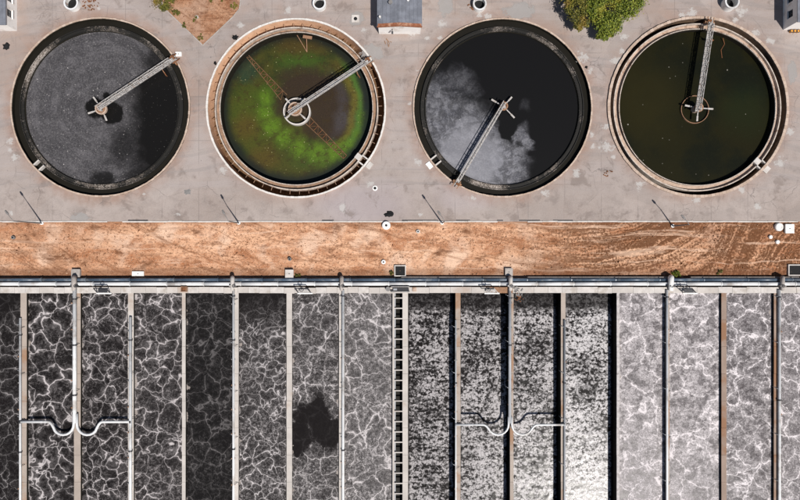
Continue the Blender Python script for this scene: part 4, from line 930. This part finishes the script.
# ------------------------------------------------------------------ buildings
def roof_mat(name, c):
    b = B(name); p = b.pos(); x, y, z = b.xyz(p); s_ = b.math('ABSOLUTE', b.math('FRACT', x / 0.62) - 0.5)
    n = b.noise(p, 0.8, 5, 0.65); f = b.noise(p, 6, 3)
    col = b.mix(b.sm(n, 0.35, 0.68), tuple(v*.8 for v in c), tuple(v*1.15 for v in c)); col = b.mix(b.sm(s_, .07, .02)*.35, col, tuple(v*.55 for v in c))
    col = b.mix(b.sm(f, .55, .8, 0, .4), col, tuple(v*1.5 for v in c))
    return b.done(col, 0.55, bump=b.sm(s_, .09, .02) + f*.2, strength=.5, dist=.05, spec=.35)
M['roof'] = roof_mat('grey_metal_roof', (0.165, 0.175, 0.205))
def building(x0, x1, y0, y1, h, label, win_side, gable, base_strip=False):
    """walls with openings for windows on one side, pitched or flat sheet roof"""
    t = empty('building', ((x0+x1)/2, (y0+y1)/2, 0), label, 'building'); wt = 0.25
    def wallpanel(nm, a, e, out, openings):
        # a->e along the wall on the ground; openings (s0,s1,z0,z1)
        d = (e - a); L = d.length; d.normalize(); m_ = MB()
        cuts = sorted(openings); s = 0.0
        def seg(s0, s1, z0, z1):
            if s1 - s0 < 1e-4 or z1 - z0 < 1e-4: return
            p, q = a + d*s0, a + d*s1; i_ = -out*wt
            m_.hexa([(p.x, p.y, z0), (q.x, q.y, z0), (q.x+i_.x, q.y+i_.y, z0), (p.x+i_.x, p.y+i_.y, z0), (p.x, p.y, z1), (q.x, q.y, z1), (q.x+i_.x, q.y+i_.y, z1), (p.x+i_.x, p.y+i_.y, z1)])
        for (s0, s1, z0, z1) in cuts: seg(s, s0, 0, h); seg(s0, s1, 0, z0); seg(s0, s1, z1, h); s = s1
        seg(s, L, 0, h); m_.build(nm, M['plaster'], t)
        for (s0, s1, z0, z1) in cuts:
            p = a + d*((s0+s1)/2) - out*0.16; W_ = (s1-s0)
            m_ = MB(); m_.bar(Vector((p.x, p.y, z0)) - d*(W_/2) + Vector((0,0,.04)), Vector((p.x, p.y, z0)) + d*(W_/2) + Vector((0,0,.04)), .1, .08); m_.bar(Vector((p.x, p.y, z1-.04)) - d*(W_/2), Vector((p.x, p.y, z1-.04)) + d*(W_/2), .1, .08)
            for k in (-1, 0, 1): m_.bar(Vector((p.x, p.y, z0+.08)) + d*k*(W_/2-.05), Vector((p.x, p.y, z1-.08)) + d*k*(W_/2-.05), .08)
            wf_ = m_.build('window', M['dark_metal'], t)
            for k in (-1, 1):
                pc = Vector((p.x, p.y, 0)) + d*k*(W_/4) - out*.01; m_ = MB(); m_.hexa([Vector((pc.x, pc.y, z0+.08)) - d*(W_/4-.07) - out*.01, Vector((pc.x, pc.y, z0+.08)) + d*(W_/4-.07) - out*.01, Vector((pc.x, pc.y, z0+.08)) + d*(W_/4-.07) + out*.01, Vector((pc.x, pc.y, z0+.08)) - d*(W_/4-.07) + out*.01,
                    Vector((pc.x, pc.y, z1-.08)) - d*(W_/4-.07) - out*.01, Vector((pc.x, pc.y, z1-.08)) + d*(W_/4-.07) - out*.01, Vector((pc.x, pc.y, z1-.08)) + d*(W_/4-.07) + out*.01, Vector((pc.x, pc.y, z1-.08)) - d*(W_/4-.07) + out*.01]); m_.build('pane', M['glass'], wf_)
            sp_ = a + d*((s0+s1)/2) + out*.05; m_ = MB(); m_.bar(Vector((sp_.x, sp_.y, z0-.05)) - d*(W_/2+.1), Vector((sp_.x, sp_.y, z0-.05)) + d*(W_/2+.1), .22, .09); m_.build('sill', M['plaster'], wf_)
    A, Bc, Cc, D = Vector((x0, y0, 0)), Vector((x1, y0, 0)), Vector((x1, y1, 0)), Vector((x0, y1, 0))
    ws = [(y0 + 1.35 + i*2.5, y0 + 2.55 + i*2.5) for i in range(5)]
    wright = [(s0 - y0, s1 - y0, 1.3, 2.5) for s0, s1 in ws] if win_side == 'right' else []
    wallpanel('front_wall', A, Bc, Vector((0, -1, 0)), [])
    wallpanel('side_wall', Bc - Vector((0, -wt, 0)), Cc - Vector((0, wt, 0)), Vector((1, 0, 0)), wright)
    wallpanel('rear_wall', Cc, D, Vector((0, 1, 0)), [])
    wleft = [((y1 - wt) - s1, (y1 - wt) - s0, 1.3, 2.5) for s0, s1 in ws][::-1] if win_side == 'left' else []
    wallpanel('side_wall', D - Vector((0, wt, 0)), A + Vector((0, wt, 0)), Vector((-1, 0, 0)), wleft)
    ov = 0.16
    if gable:
        xm = (x0+x1)/2; rh = 0.55
        for s_, xe in ((-1, x0 - ov), (1, x1 + ov)):
            m_ = MB(); m_.hexa([(xe, y0 - ov, h), (xm, y0 - ov, h + rh), (xm, y1 + ov, h + rh), (xe, y1 + ov, h), (xe, y0 - ov, h + .08), (xm, y0 - ov, h + rh + .08), (xm, y1 + ov, h + rh + .08), (xe, y1 + ov, h + .08)]); rf = m_.build('roof', M['roof'], t)
            if s_ == -1: r0 = rf
            m_ = MB(); m_.bar((xe, y0 - ov - .02, h - .02), (xm, y0 - ov - .02, h + rh - .02), .16, .34); m_.build('barge_board', M['roof_edge'], rf)
            m_ = MB(); m_.bar((xe, y0 - ov + .9, h + .1), (xm, y0 - ov + .9, h + rh + .1), .8, .03) if False else m_.bar((xe + .1*s_*-1, y0 - ov + .22, h + .115), (xm, y0 - ov + .22, h + rh + .115), .42, .05); m_.build('rusty_sheet_edge', M['roof_edge'], rf)
        m_ = MB(); m_.poly([(x0, y0 + .02, h), (x1, y0 + .02, h), (xm, y0 + .02, h + rh)]); m_.poly([(x0, y0 + .2, h), (x1, y0 + .2, h), (xm, y0 + .2, h + rh)]); m_.build('gable', M['plaster'], t)
        return t, r0
    m_ = MB(); m_.box(x0 - ov, y0 - ov, h, x1 + ov, y1 + ov, h + .14); rf = m_.build('roof', M['roof'], t)
    return t, rf
tb, rf = building(wx(379), wx(420.3), wy(34), wy(-70), 3.7, 'small building with white gable wall and grey-blue pitched roof at top centre', None, True)
x0, y0 = wx(379), wy(34)
m_ = MB(); q = Vector((wx(392.5), y0 - .02, 2.3)); m_.bar(q, q + Vector((0, -.45, .15)), .10); lm = m_.build('wall_lamp', M['dark_metal'], tb); m_ = MB(); m_.bar(q + Vector((0, -.4, .1)), q + Vector((0, -.8, .02)), .3, .2); m_.build('lamp_head', M['dark_metal'], lm)
# illegible line of lettering over the door reads only as a short grey bar in the photograph
m_ = MB(); m_.box(wx(396), y0 - .025, 3.0, wx(404), y0 - .002, 3.12); m_.build('name_plate', M['galv'], tb)
for (px, py, s_) in ((390.5, 3.5, 1.0), (408, 1, .7), (380, 18, .5)):
    m_ = MB(); q = W(px, py, 4.0); m_.tube([q, q + Vector((0, 0, .5))], .22*s_, 12); m_.tube([q + Vector((0, 0, .5)), q + Vector((0, 0, .62))], .34*s_, 12); m_.build('roof_vent', M['white'] if px != 390.5 else M['galv_dull'], tb)
tl, _ = building(wx(-50), wx(17), wy(31), wy(-70), 3.0, 'pale building with dark windows in top left corner', 'right', False)
tr, _ = building(wx(783), wx(850), wy(30), wy(-70), 3.8, 'building with shaded windowed wall in top right corner', 'left', False)
for px, lab in ((790, 'orange tub against top right building, nearest its corner'), (793.3, 'orange tub between two others against top right building'), (796.6, 'orange tub against top right building, nearest right edge')):
    q = W(px, 32, 0); t = empty('plastic_tub', q, lab, 'tub', 'orange tubs')
    m_ = MB(); m_.tube([q, q + Vector((0, 0, .5))], [.2, .26], 12); m_.build('body', M['orange_plastic'], t)
    m_ = MB(); m_.ring((q.x, q.y), .2, .29, .48, .54, 14); m_.build('rim', M['dark_metal'], t)
# ------------------------------------------------------------------ vertical concrete risers, hatches, lamps
for k, (px, py, r, h, lab) in enumerate([(74, 5, 7.2, 1.0, 'white round concrete riser at top left above grey scum tank'), (320, 5.5, 6.6, 1.0, 'white round concrete riser above green tank'),
        (479, 6, 6.8, 1.1, 'white round concrete riser above half black tank'), (727.5, 5, 7.2, 1.5, 'tall bluish-white round concrete riser above olive tank')]):
    c = W(px, py, 0); r = r/6; t = empty('manhole_riser', c, lab, 'manhole', 'round concrete risers')
    m_ = MB(); m_.ring((c.x, c.y), r - .22, r - .04, 0, h - .1, 48); m_.build('shaft', M['white'], t)
    m_ = MB(); m_.ring((c.x, c.y), r - .26, r, h - .1, h, 48); m_.build('rim', M['white_pipe'], t)
    m_ = MB(); m_.tube([(c.x, c.y, .01), (c.x, c.y, .03)], r - .23, 32); m_.build('pit', M['black'], t)
    m_ = MB()
    for i in range(3): m_.bar((c.x - r + .24, c.y - .15, .25 + .27*i), (c.x - r + .24, c.y + .15, .25 + .27*i), .05)
    m_.build('step_irons', M['rust'], t, stuff=True)
def lamp(px, py, h, ang, lab):
    b0 = W(px, py, 0); t = empty('street_lamp', b0, lab, 'street lamp', 'street lamps along the kerb')
    m_ = MB(); m_.tube([b0, b0 + Vector((0, 0, .25))], .28, 14); m_.build('base', M['white'], t)
    m_ = MB(); top = b0 + Vector((0, 0, h)); m_.tube([b0 + Vector((0, 0, .2)), top], [.13, .07], 10); m_.build('pole', M['galv_dull'], t)
    u = Vector((math.cos(ang), math.sin(ang), 0)); m_ = MB(); m_.tube([top, top + u*.5 + Vector((0, 0, .2)), top + u*1.3 + Vector((0, 0, .25))], .05, 8); am = m_.build('arm', M['galv_dull'], t)
    m_ = MB(); q = top + u*1.2 + Vector((0, 0, .24)); m_.tube([q, q + u*.25, q + u*.8], [.10, .18, .12], 10); m_.build('lamp_head', M['galv_dull'], am)
lamp(42.3, 223.2, 7.4, math.radians(125), 'street lamp at the kerb below grey scum tank')
lamp(239, 223, 6.0, math.radians(118), 'street lamp at the kerb below left of green tank')
lamp(442, 223, 6.2, math.radians(125), 'street lamp at the kerb below left of half black tank')
lamp(672.3, 226, 5.8, math.radians(132), 'street lamp in the dirt below olive tank')

# square hatches, posts and slabs on the soil and yard
def slab(name, x0, y0, x1, y1, z0, z1, mat, label, cat, lid=None):
    t = empty(name, W((x0+x1)/2, (y0+y1)/2, 0), label, cat); a, e = W(x0, y1, z1), W(x1, y0, z1)
    m_ = MB(); m_.box(a.x, a.y, z0, e.x, e.y, z1 - .08); m_.build('body', mat, t)
    m_ = MB(); m_.box(a.x - .06, a.y - .06, z1 - .08, e.x + .06, e.y + .06, z1); cp = m_.build('cap', lid or mat, t)
    m_ = MB(); c = W((x0+x1)/2, (y0+y1)/2, z1); m_.box(c.x - .12, c.y - .04, z1, c.x + .12, c.y + .04, z1 + .06); m_.build('handle', M['dark_metal'], cp); return t
slab('inspection_chamber', 71.5, 269.5, 79.5, 276.8, -.1, .55, M['concrete'], 'square concrete chamber beside riser feeding left swan-neck', 'chamber')
slab('inspection_chamber', 285.5, 270, 293, 277.5, -.1, .7, M['concrete_pale'], 'square pale concrete chamber left of small green plants', 'chamber')
slab('inspection_chamber', 505.5, 268.6, 512.5, 275.5, -.1, .5, M['concrete'], 'square concrete chamber beside riser feeding right swan-neck', 'chamber')
slab('concrete_slab', 132.3, 271.8, 143.5, 275.6, -.1, .25, M['white'], 'white oblong slab in dirt strip on the left', 'slab')
def pit(x0, y0, x1, y1, label):
    t = empty('open_pit', W((x0+x1)/2, (y0+y1)/2, 0), label, 'pit'); a, e = W(x0, y1, .3), W(x1, y0, .3); w_ = .17
    for nm, (p, q, r, s_) in (('kerb', (a.x, a.y, e.x, a.y + w_)), ('kerb', (a.x, e.y - w_, e.x, e.y)), ('kerb', (a.x, a.y + w_, a.x + w_, e.y - w_)), ('kerb', (e.x - w_, a.y + w_, e.x, e.y - w_))):
        m_ = MB(); m_.box(p, q, -.1, r, s_, .3); m_.build(nm, M['concrete_pale'], t)
    m_ = MB(); m_.box(a.x + w_, a.y + w_, -.05, e.x - w_, e.y - w_, .06); m_.build('cover', M['black'], t)  # flat black box stands for the dark depth of the open pit
pit(394.3, 265.2, 406, 276.4, 'black square pit with pale frame above ladder-like channel')
pit(788.5, 264.5, 803, 275.8, 'black square pit at right edge of dirt strip')
def disc(name, px, py, r, h, mat, label, cat, hole=None):
    c = W(px, py, 0); t = empty(name, c, label, cat); r = r/6
    m_ = MB(); m_.tube([c, c + Vector((0, 0, h*.75)), c + Vector((0, 0, h))], [r, r, r*.86], 28); m_.build('drum', mat, t)
    if hole: m_ = MB(); m_.tube([c + Vector((0, 0, h)), c + Vector((0, 0, h + .03))], r*hole, 16); m_.build('opening', M['black'], t)
    else: m_ = MB(); m_.ring((c.x, c.y), r*.5, r*.6, h, h + .03, 24); m_.build('lid_rib', mat, t)
disc('white_drum', 778, 227, 4.1, .5, M['white'], 'largest white round lid at right end of dirt strip', 'lid')
disc('white_drum', 770, 237, 1.9, .3, M['white'], 'small white round lid, left of the two small ones', 'lid')
disc('white_drum', 777, 242, 2.0, .3, M['white'], 'small white round lid, lowest of the group on the right', 'lid')
disc('vent_cap', 386.3, 225.5, 4.3, .55, M['white'], 'white round vent cap at the kerb below green tank', 'vent', .28)
disc('vent_cap', 383.5, 262, 2.3, .3, M['white'], 'small white round cap in dirt above ladder-like channel', 'vent', .35)
disc('vent_cap', 418, 231.5, 2.0, .3, M['concrete_pale'], 'small pale cap in dirt left of centre lamp', 'vent', .4)
disc('vent_cap', 290, 259, 1.8, .5, M['galv_dull'], 'dark small cap in dirt above pale square chamber', 'vent', .5)
disc('vent_cap', 14, 237.5, 1.8, .4, M['galv_dull'], 'grey small cap in dirt at the left end', 'vent', .5)
disc('manhole_cover', 375, 188.2, 2.6, .1, M['white'], 'round white manhole ring below right of green tank', 'manhole', .55)
disc('manhole_cover', 197, 17.3, 1.7, .2, M['concrete_pale'], 'small round grey cap in the planting bed', 'manhole', .5)
slab('white_crate', 786, 224.5, 794, 233, 0, .45, M['white'], 'white square crate beside largest round lid', 'crate')
t = empty('drain_cover', W(355.5, 18.7, 0), 'pale square drain cover with dark hole above green tank', 'drain')
m_ = MB(); a, e = W(351.8, 22.5, 0), W(359.2, 15, 0); m_.box(a.x, a.y, -.02, e.x, e.y, .06); m_.build('plate', M['concrete_pale'], t); m_ = MB(); q = W(355.5, 18.8, 0); m_.tube([q + Vector((0, 0, .05)), q + Vector((0, 0, .08))], .3, 16); m_.build('opening', M['black'], t)
def lump(px, py, rx, ry, h, label, seed, name='plastic_sheet', cat='sheet', mat='black'):
    random.seed(seed); c = W(px, py, 0); n = 16; m_ = MB(); rr = [random.uniform(.6, 1.15) for _ in range(n)]; rings = [(1.0, .012), (.8, .6), (.45, .9)]
    base = len(m_.v)
    for (f_, z) in rings:
        for i in range(n):
            a = 2*PI*i/n; m_.v.append((c.x + rx/6*f_*rr[i]*math.cos(a), c.y + ry/6*f_*rr[i]*math.sin(a), z*h*random.uniform(.6, 1.1) if z > .1 else z))
    m_.v.append((c.x, c.y, h))
    for k in range(2):
        for i in range(n): m_.f.append((k*n + i, k*n + (i+1) % n, (k+1)*n + (i+1) % n, (k+1)*n + i))
    for i in range(n): m_.f.append((2*n + i, 2*n + (i+1) % n, 3*n))
    tag(m_.build(name, M[mat]), label, cat)
lump(6.5, 46, 4.3, 4.0, .3, 'crumpled black sheet on yard below left corner building', 3)
lump(389, 214.3, 5.0, 3.4, .3, 'crumpled black sheet on yard above white vent cap', 5)
lump(235.3, 37.5, 3.6, 3.0, .45, 'black lump for a dark drain box at upper left of green tank', 8, 'bag', 'bag')  # irregular black lump drawn for the dark square of a drain box
lump(215.3, 63.3, 1.8, 2.0, .4, 'small black lump for a dark drain box at left side of green tank', 9, 'bag', 'bag')  # black lump again in place of a drain box
lump(586.2, 67.3, 1.6, 1.6, .3, 'small black bag right of half black tank', 11, 'bag', 'bag')
lump(187.5, 192, 4.0, 3.0, .04, 'oily dark scrap on yard below right of grey scum tank', 14, 'scrap', 'scrap', 'galv_dull')
slab('concrete_block', 175.8, 52, 181.2, 56, 0, .3, M['white'], 'white block at bridge end of grey scum tank', 'block')

# thin dark strips laid along the kerb
for (a, e) in ((402, 438), (456, 470), (497, 503), (519, 540), (553, 573), (322, 334), (128, 148)):
    m_ = MB(); p, q = W(a, 220.9), W(e, 219.8); m_.box(p.x, p.y, .003, q.x, q.y, .02); m_.build('dark_strip', M['dark_metal'], yard)

# whitewash splashes on the yard
def splash_mat():
    b = B('whitewash'); p = b.pos(); tc = b.n.new('ShaderNodeTexCoord'); g_ = S(b, tc.outputs['Generated'])
    d = b.vm('LENGTH', b.vm('SUBTRACT', b.vm('MULTIPLY', g_, (1, 1, 0)), (0.5, 0.5, 0)), (0, 0, 0))
    n = b.noise(p, 1.1, 4, 0.65); n2 = b.noise(p, 5, 3, .7)
    a = b.sm(d * 1.6 + (n - .5) * 2.2 + (n2 - .5) * 1.5, .58, .30)
    b.m.surface_render_method = 'DITHERED' if hasattr(b.m, 'surface_render_method') else None
    return b.done(b.mix(n2, (.56, .535, .51), (.70, .68, .66)), .9, alpha=a * .55, spec=.1)
M['splash'] = splash_mat()
def patch_mat():
    b = B('new_mortar_patch'); p = b.pos(); tc = b.n.new('ShaderNodeTexCoord'); g_ = S(b, tc.outputs['Generated'])
    d = b.vm('LENGTH', b.vm('SUBTRACT', b.vm('MULTIPLY', g_, (1, 1, 0)), (0.5, 0.5, 0)), (0, 0, 0)); n = b.noise(p, .8, 3)
    return b.done(b.mix(n, (.36, .34, .325), (.43, .41, .40)), .9, alpha=b.sm(d + (n - .5)*.9 + (b.noise(p, 4, 3) - .5)*.3, .48, .34)*.65, spec=.1)
M['patch'] = patch_mat()
sp = [(10, 140, 7), (14.5, 157, 7), (10, 150, 5), (99, 8.5, 3), (241, 26, 7), (288, 11, 7), (364, 30, 6), (442, 24, 7), (440, 38, 5), (488, 16, 6), (582, 57, 9), (590, 71, 6), (418, 71, 4), (410, 104, 4), (592, 134, 5), (593, 145, 5),
      (576, 173, 7), (545, 193, 7), (472, 198, 6), (418, 162, 7), (616, 60, 8), (622, 52, 5), (624, 37, 6), (741, 11, 9), (735, 20, 6), (755, 32, 7), (770, 41, 6), (790, 132, 7), (606, 126, 7), (607, 147, 10), (613, 157, 6), (640, 185, 8),
      (742, 190, 6), (697, 200, 7), (780, 162, 9), (342, 208, 7), (370, 184, 7), (223, 170, 7), (11, 213, 4), (144, 194, 3), (412, 33, 7), (428, 38, 5), (683, 14.5, 7), (692, 14, 8), (363.5, 62, 5), (480, 14, 5), (757, 206, 6), (420, 215, 4), (178, 214, 4)]
random.seed(21)
def patch_obj(nm, px, py, rx, ry, mat, z):
    c = W(px, py, 0); m_ = MB(); n = 20
    m_.poly([(c.x + rx/6*math.cos(2*PI*i/n), c.y + ry/6*math.sin(2*PI*i/n), z) for i in range(n)]); m_.build(nm, mat, yard)
for i, (px, py, r) in enumerate(sp): patch_obj('whitewash_splash', px, py, r*random.uniform(.7, 1.0), r*random.uniform(.6, .9), M['splash'], .004 + .0003*i)
for i, (px, py, rx, ry) in enumerate([(445.5, 6, 9, 13), (519, 11, 18, 10), (792, 73, 5.5, 13), (80, 217, 13, 5), (357, 19, 9, 8), (372, 52, 14, 9)]):
    patch_obj('mortar_patch', px, py, rx, ry, M['patch'], .0022 + .0002*i)

# ------------------------------------------------------------------ vegetation
def leaf_mat(name, c1, c2, c3):
    b = B(name); r = b.island(); p = b.pos(); n = b.noise(p, .7, 3)
    col = b.mix(b.sm(r * .6 + n * .5, .3, .8), c1, c2); col = b.mix(b.sm(b.noise(p, .45, 3), .52, .64) * .8, col, c3)
    m = b.done(col, .55, spec=.3); return m
M['leaf_green'] = leaf_mat('green_leaves', (.055, .085, .010), (.22, .25, .030), (.32, .28, .040))
M['leaf_brown'] = leaf_mat('olive_brown_leaves', (.045, .055, .010), (.19, .17, .028), (.24, .16, .032))
M['leaf_shrub'] = leaf_mat('shrub_leaves', (.06, .06, .012), (.14, .12, .02), (.08, .09, .015))
def leaves(m_, c, rx, ry, rz, n, size, seed):
    rnd = random.Random(seed)
    ncl = max(5, n // 55); cl = []
    for i in range(ncl):
        th = rnd.uniform(0, 2*PI); u = rnd.uniform(-.45, 1); q = math.sqrt(max(0, 1 - u*u)); f_ = rnd.uniform(.55, 1.0)
        cl.append((Vector((c[0] + rx*f_*q*math.cos(th), c[1] + ry*f_*q*math.sin(th), c[2] + rz*f_*u)), rnd.uniform(.55, 1.2)))
    for (cc, s_) in cl:
        for k in range(n // ncl):
            o = Vector((rnd.gauss(0, 1), rnd.gauss(0, 1), rnd.gauss(0, .8))) * (.36 * s_ * min(1.6, rx/2.2)); q = cc + o
            nrm = (o.normalized() * .5 + Vector((rnd.gauss(0, .6), rnd.gauss(0, .6), .7 + rnd.gauss(0, .4)))).normalized()
            a = nrm.orthogonal().normalized(); ang = rnd.uniform(0, 2*PI); bb = nrm.cross(a); a2 = a*math.cos(ang) + bb*math.sin(ang); b2 = nrm.cross(a2)
            L = size * rnd.uniform(.7, 1.4); w_ = L * .5
            m_.quad(q - a2*L, q - b2*w_ + nrm*.03, q + a2*L, q + b2*w_ + nrm*.03)
def tree(px, py, crowns, h, mat, label, seed):
    b0 = W(px, py, 0); t = empty('tree', b0, label, 'tree', 'trees between the round tanks')
    rnd = random.Random(seed); m_ = MB(); mid = b0 + Vector((.1, -.1, h*.45)); m_.tube([b0 - Vector((0, 0, .2)), b0 + Vector((.05, 0, h*.25)), mid], [.26, .20, .15], 9); tk_ = m_.build('trunk', M['bark'], t, smooth=True)
    cm = MB()
    for i, (dx, dy, z, rx, ry, rz, n) in enumerate(crowns):
        cc = b0 + Vector((dx, dy, z)); m_ = MB(); m_.tube([mid - Vector((0, 0, .3)), mid.lerp(cc, .5) + Vector((rnd.uniform(-.2, .2), rnd.uniform(-.2, .2), .1)), cc], [.11, .07, .03], 7); m_.build('limb', M['bark'], tk_, smooth=True)
        leaves(cm, cc, rx, ry, rz, n, .15, seed*31 + i)
    me = cm; o = bpy.data.objects.new('crown', None)
    bpy.data.objects.remove(o)
    ms = bpy.data.meshes.new('crown'); o0 = ORG[t.name]; ms.from_pydata([tuple(Vector(v) - o0) for v in cm.v], [], cm.f); ms.materials.append(mat)
    o = bpy.data.objects.new('crown', ms); COL.objects.link(o); o.parent = t; o['kind'] = 'stuff'; ORG[o.name] = o0
tree(601, 8, [(-.3, 1.2, 3.6, 2.6, 2.4, 1.6, 5200), (.3, -3.4, 2.8, 2.2, 1.7, 1.2, 4600), (3.3, -.6, 3.2, 2.4, 2.3, 1.3, 4600), (-2.0, -1.6, 3.0, 1.7, 1.7, 1.3, 3000), (-.1, -5.0, 2.2, 1.3, 1.0, .8, 2000), (0, 4, 4, 3, 2.5, 1.6, 3500)], 5.0, M['leaf_green'], 'green leafy tree between half black and olive tanks', 4)
tree(571, 8, [(0, -1.2, 2.9, 1.7, 2.4, 1.2, 3300), (-1.2, 1.5, 3.2, 1.7, 1.7, 1.2, 2600), (.8, -3.4, 2.4, 1.3, 1.0, .9, 1500), (0, 4, 3.4, 2.2, 2.0, 1.3, 2000)], 4.4, M['leaf_brown'], 'olive-brown leafy tree left of the green one', 9)
tree(630, -8, [(.2, .3, 3.2, 2.0, 1.7, 1.2, 2600), (2.6, .2, 3.0, 1.7, 1.2, .8, 1900), (.6, -1.5, 2.7, 1.2, 1.1, .9, 1300), (0, 3, 3.4, 2, 2, 1.3, 2000)], 4.4, M['leaf_brown'], 'olive-brown tree cut by the top edge right of the green one', 12)
def shrub(px, py, r, h, n, label, seed, mat='leaf_shrub'):
    b0 = W(px, py, 0); t = empty('shrub', b0, label, 'shrub', 'low shrubs'); m_ = MB()
    rnd = random.Random(seed)
    for i in range(5):
        a = rnd.uniform(0, 2*PI); m2_ = MB(); m2_.tube([b0, b0 + Vector((math.cos(a)*r*.4, math.sin(a)*r*.4, h*.7))], [.035, .015], 5); m2_.build('stem', M['bark'], t)
    leaves(m_, b0 + Vector((0, 0, h*.5)), r, r, h*.5, n, .10, seed)
    ms = bpy.data.meshes.new('foliage'); ms.from_pydata([tuple(Vector(v) - b0) for v in m_.v], [], m_.f); ms.materials.append(M[mat]); o = bpy.data.objects.new('foliage', ms); COL.objects.link(o); o.parent = t; o['kind'] = 'stuff'
shrub(165, 2.5, 1.7, 1.3, 2600, 'dark green shrub at upper left corner of planting bed', 1, 'leaf_brown')
shrub(177, 13.5, .62, .6, 500, 'olive shrub in planting bed, larger of two', 2)
shrub(184.7, 26, .42, .5, 320, 'small round olive shrub near tip of planting bed', 3)
shrub(196, 20, .5, .35, 160, 'sparse dry shrub in middle of planting bed', 21, 'leaf_brown')
shrub(200, 37, .55, .3, 150, 'sparse dry shrub at tip of planting bed', 22, 'leaf_brown')
shrub(234, 6, .6, .5, 420, 'dark dry shrub at right corner of planting bed', 23, 'leaf_brown')
shrub(212, 1, .5, .45, 260, 'olive shrub near top edge of planting bed', 24)
shrub(222, -1, .5, .5, 300, 'low green shrub at top edge of planting bed', 4)
shrub(298, 275, .42, .4, 320, 'small green plant right of pale square chamber', 5)
shrub(391.2, 273, .36, .4, 260, 'small green plant left of black square pit', 6)
shrub(676, 274.5, .62, .6, 620, 'green shrub behind white riser on the right', 7, 'leaf_green')
shrub(719, 272, .5, .3, 260, 'sparse green tuft at lower edge of dirt strip', 8)

# dry tufts, clods and stones strewn over the soil
def tufts():
    rnd = random.Random(5); v = []; f = []
    def add(x, y, z, s_):
        k = len(v)
        for j in range(4):
            a = rnd.uniform(0, 2*PI); r = s_ * rnd.uniform(.5, 1.1); v.append((x + r*math.cos(a + j*PI/2), y + r*math.sin(a + j*PI/2), z - .02))
        v.append((x + rnd.uniform(-.3, .3)*s_, y + rnd.uniform(-.3, .3)*s_, z + s_*rnd.uniform(.5, 1.3)))
        for j in range(4): f.append((k + j, k + (j+1) % 4, k + 4))
    from mathutils import noise as mn
    x0, x1, y0, y1 = -72, 72, wy(275.5), yK - .25; n = 0
    while n < 9000:
        x, y = rnd.uniform(x0, x1), rnd.uniform(y0, y1)
        if mn.noise(Vector((x*.16, y*.35, 2))) + rnd.uniform(-.35, .35) < .02: continue
        add(x, y, -.01, rnd.uniform(.03, .11) if rnd.random() < .93 else rnd.uniform(.12, .26)); n += 1
    for _ in range(900):
        x, y = rnd.uniform(wx(158), wx(240)), rnd.uniform(wy(46), wy(-10)); px, py = x*6 + 400, 250 - y*6
        if px - 163 < (py - 5)*1.02 or 238 - px < (py - 11)*1.02: continue
        add(x, y, -.05, rnd.uniform(.04, .16))
    me = bpy.data.meshes.new('dry_grass'); me.from_pydata(v, [], f); me.materials.append(M['tuft'])
    o = bpy.data.objects.new('dry_grass', me); COL.objects.link(o); tag(o, 'dry brown tufts and clods strewn over the orange soil', 'dry grass', kind='stuff')
def tuft_mat():
    b = B('dry_tufts'); r = b.island(); p = b.pos(); n = b.noise(p, .2, 3)
    return b.done(b.mix(b.sm(r*.7 + n*.4, .3, .85), (.20, .09, .045), (.58, .37, .24)), .95, spec=.1)
M['tuft'] = tuft_mat(); tufts()
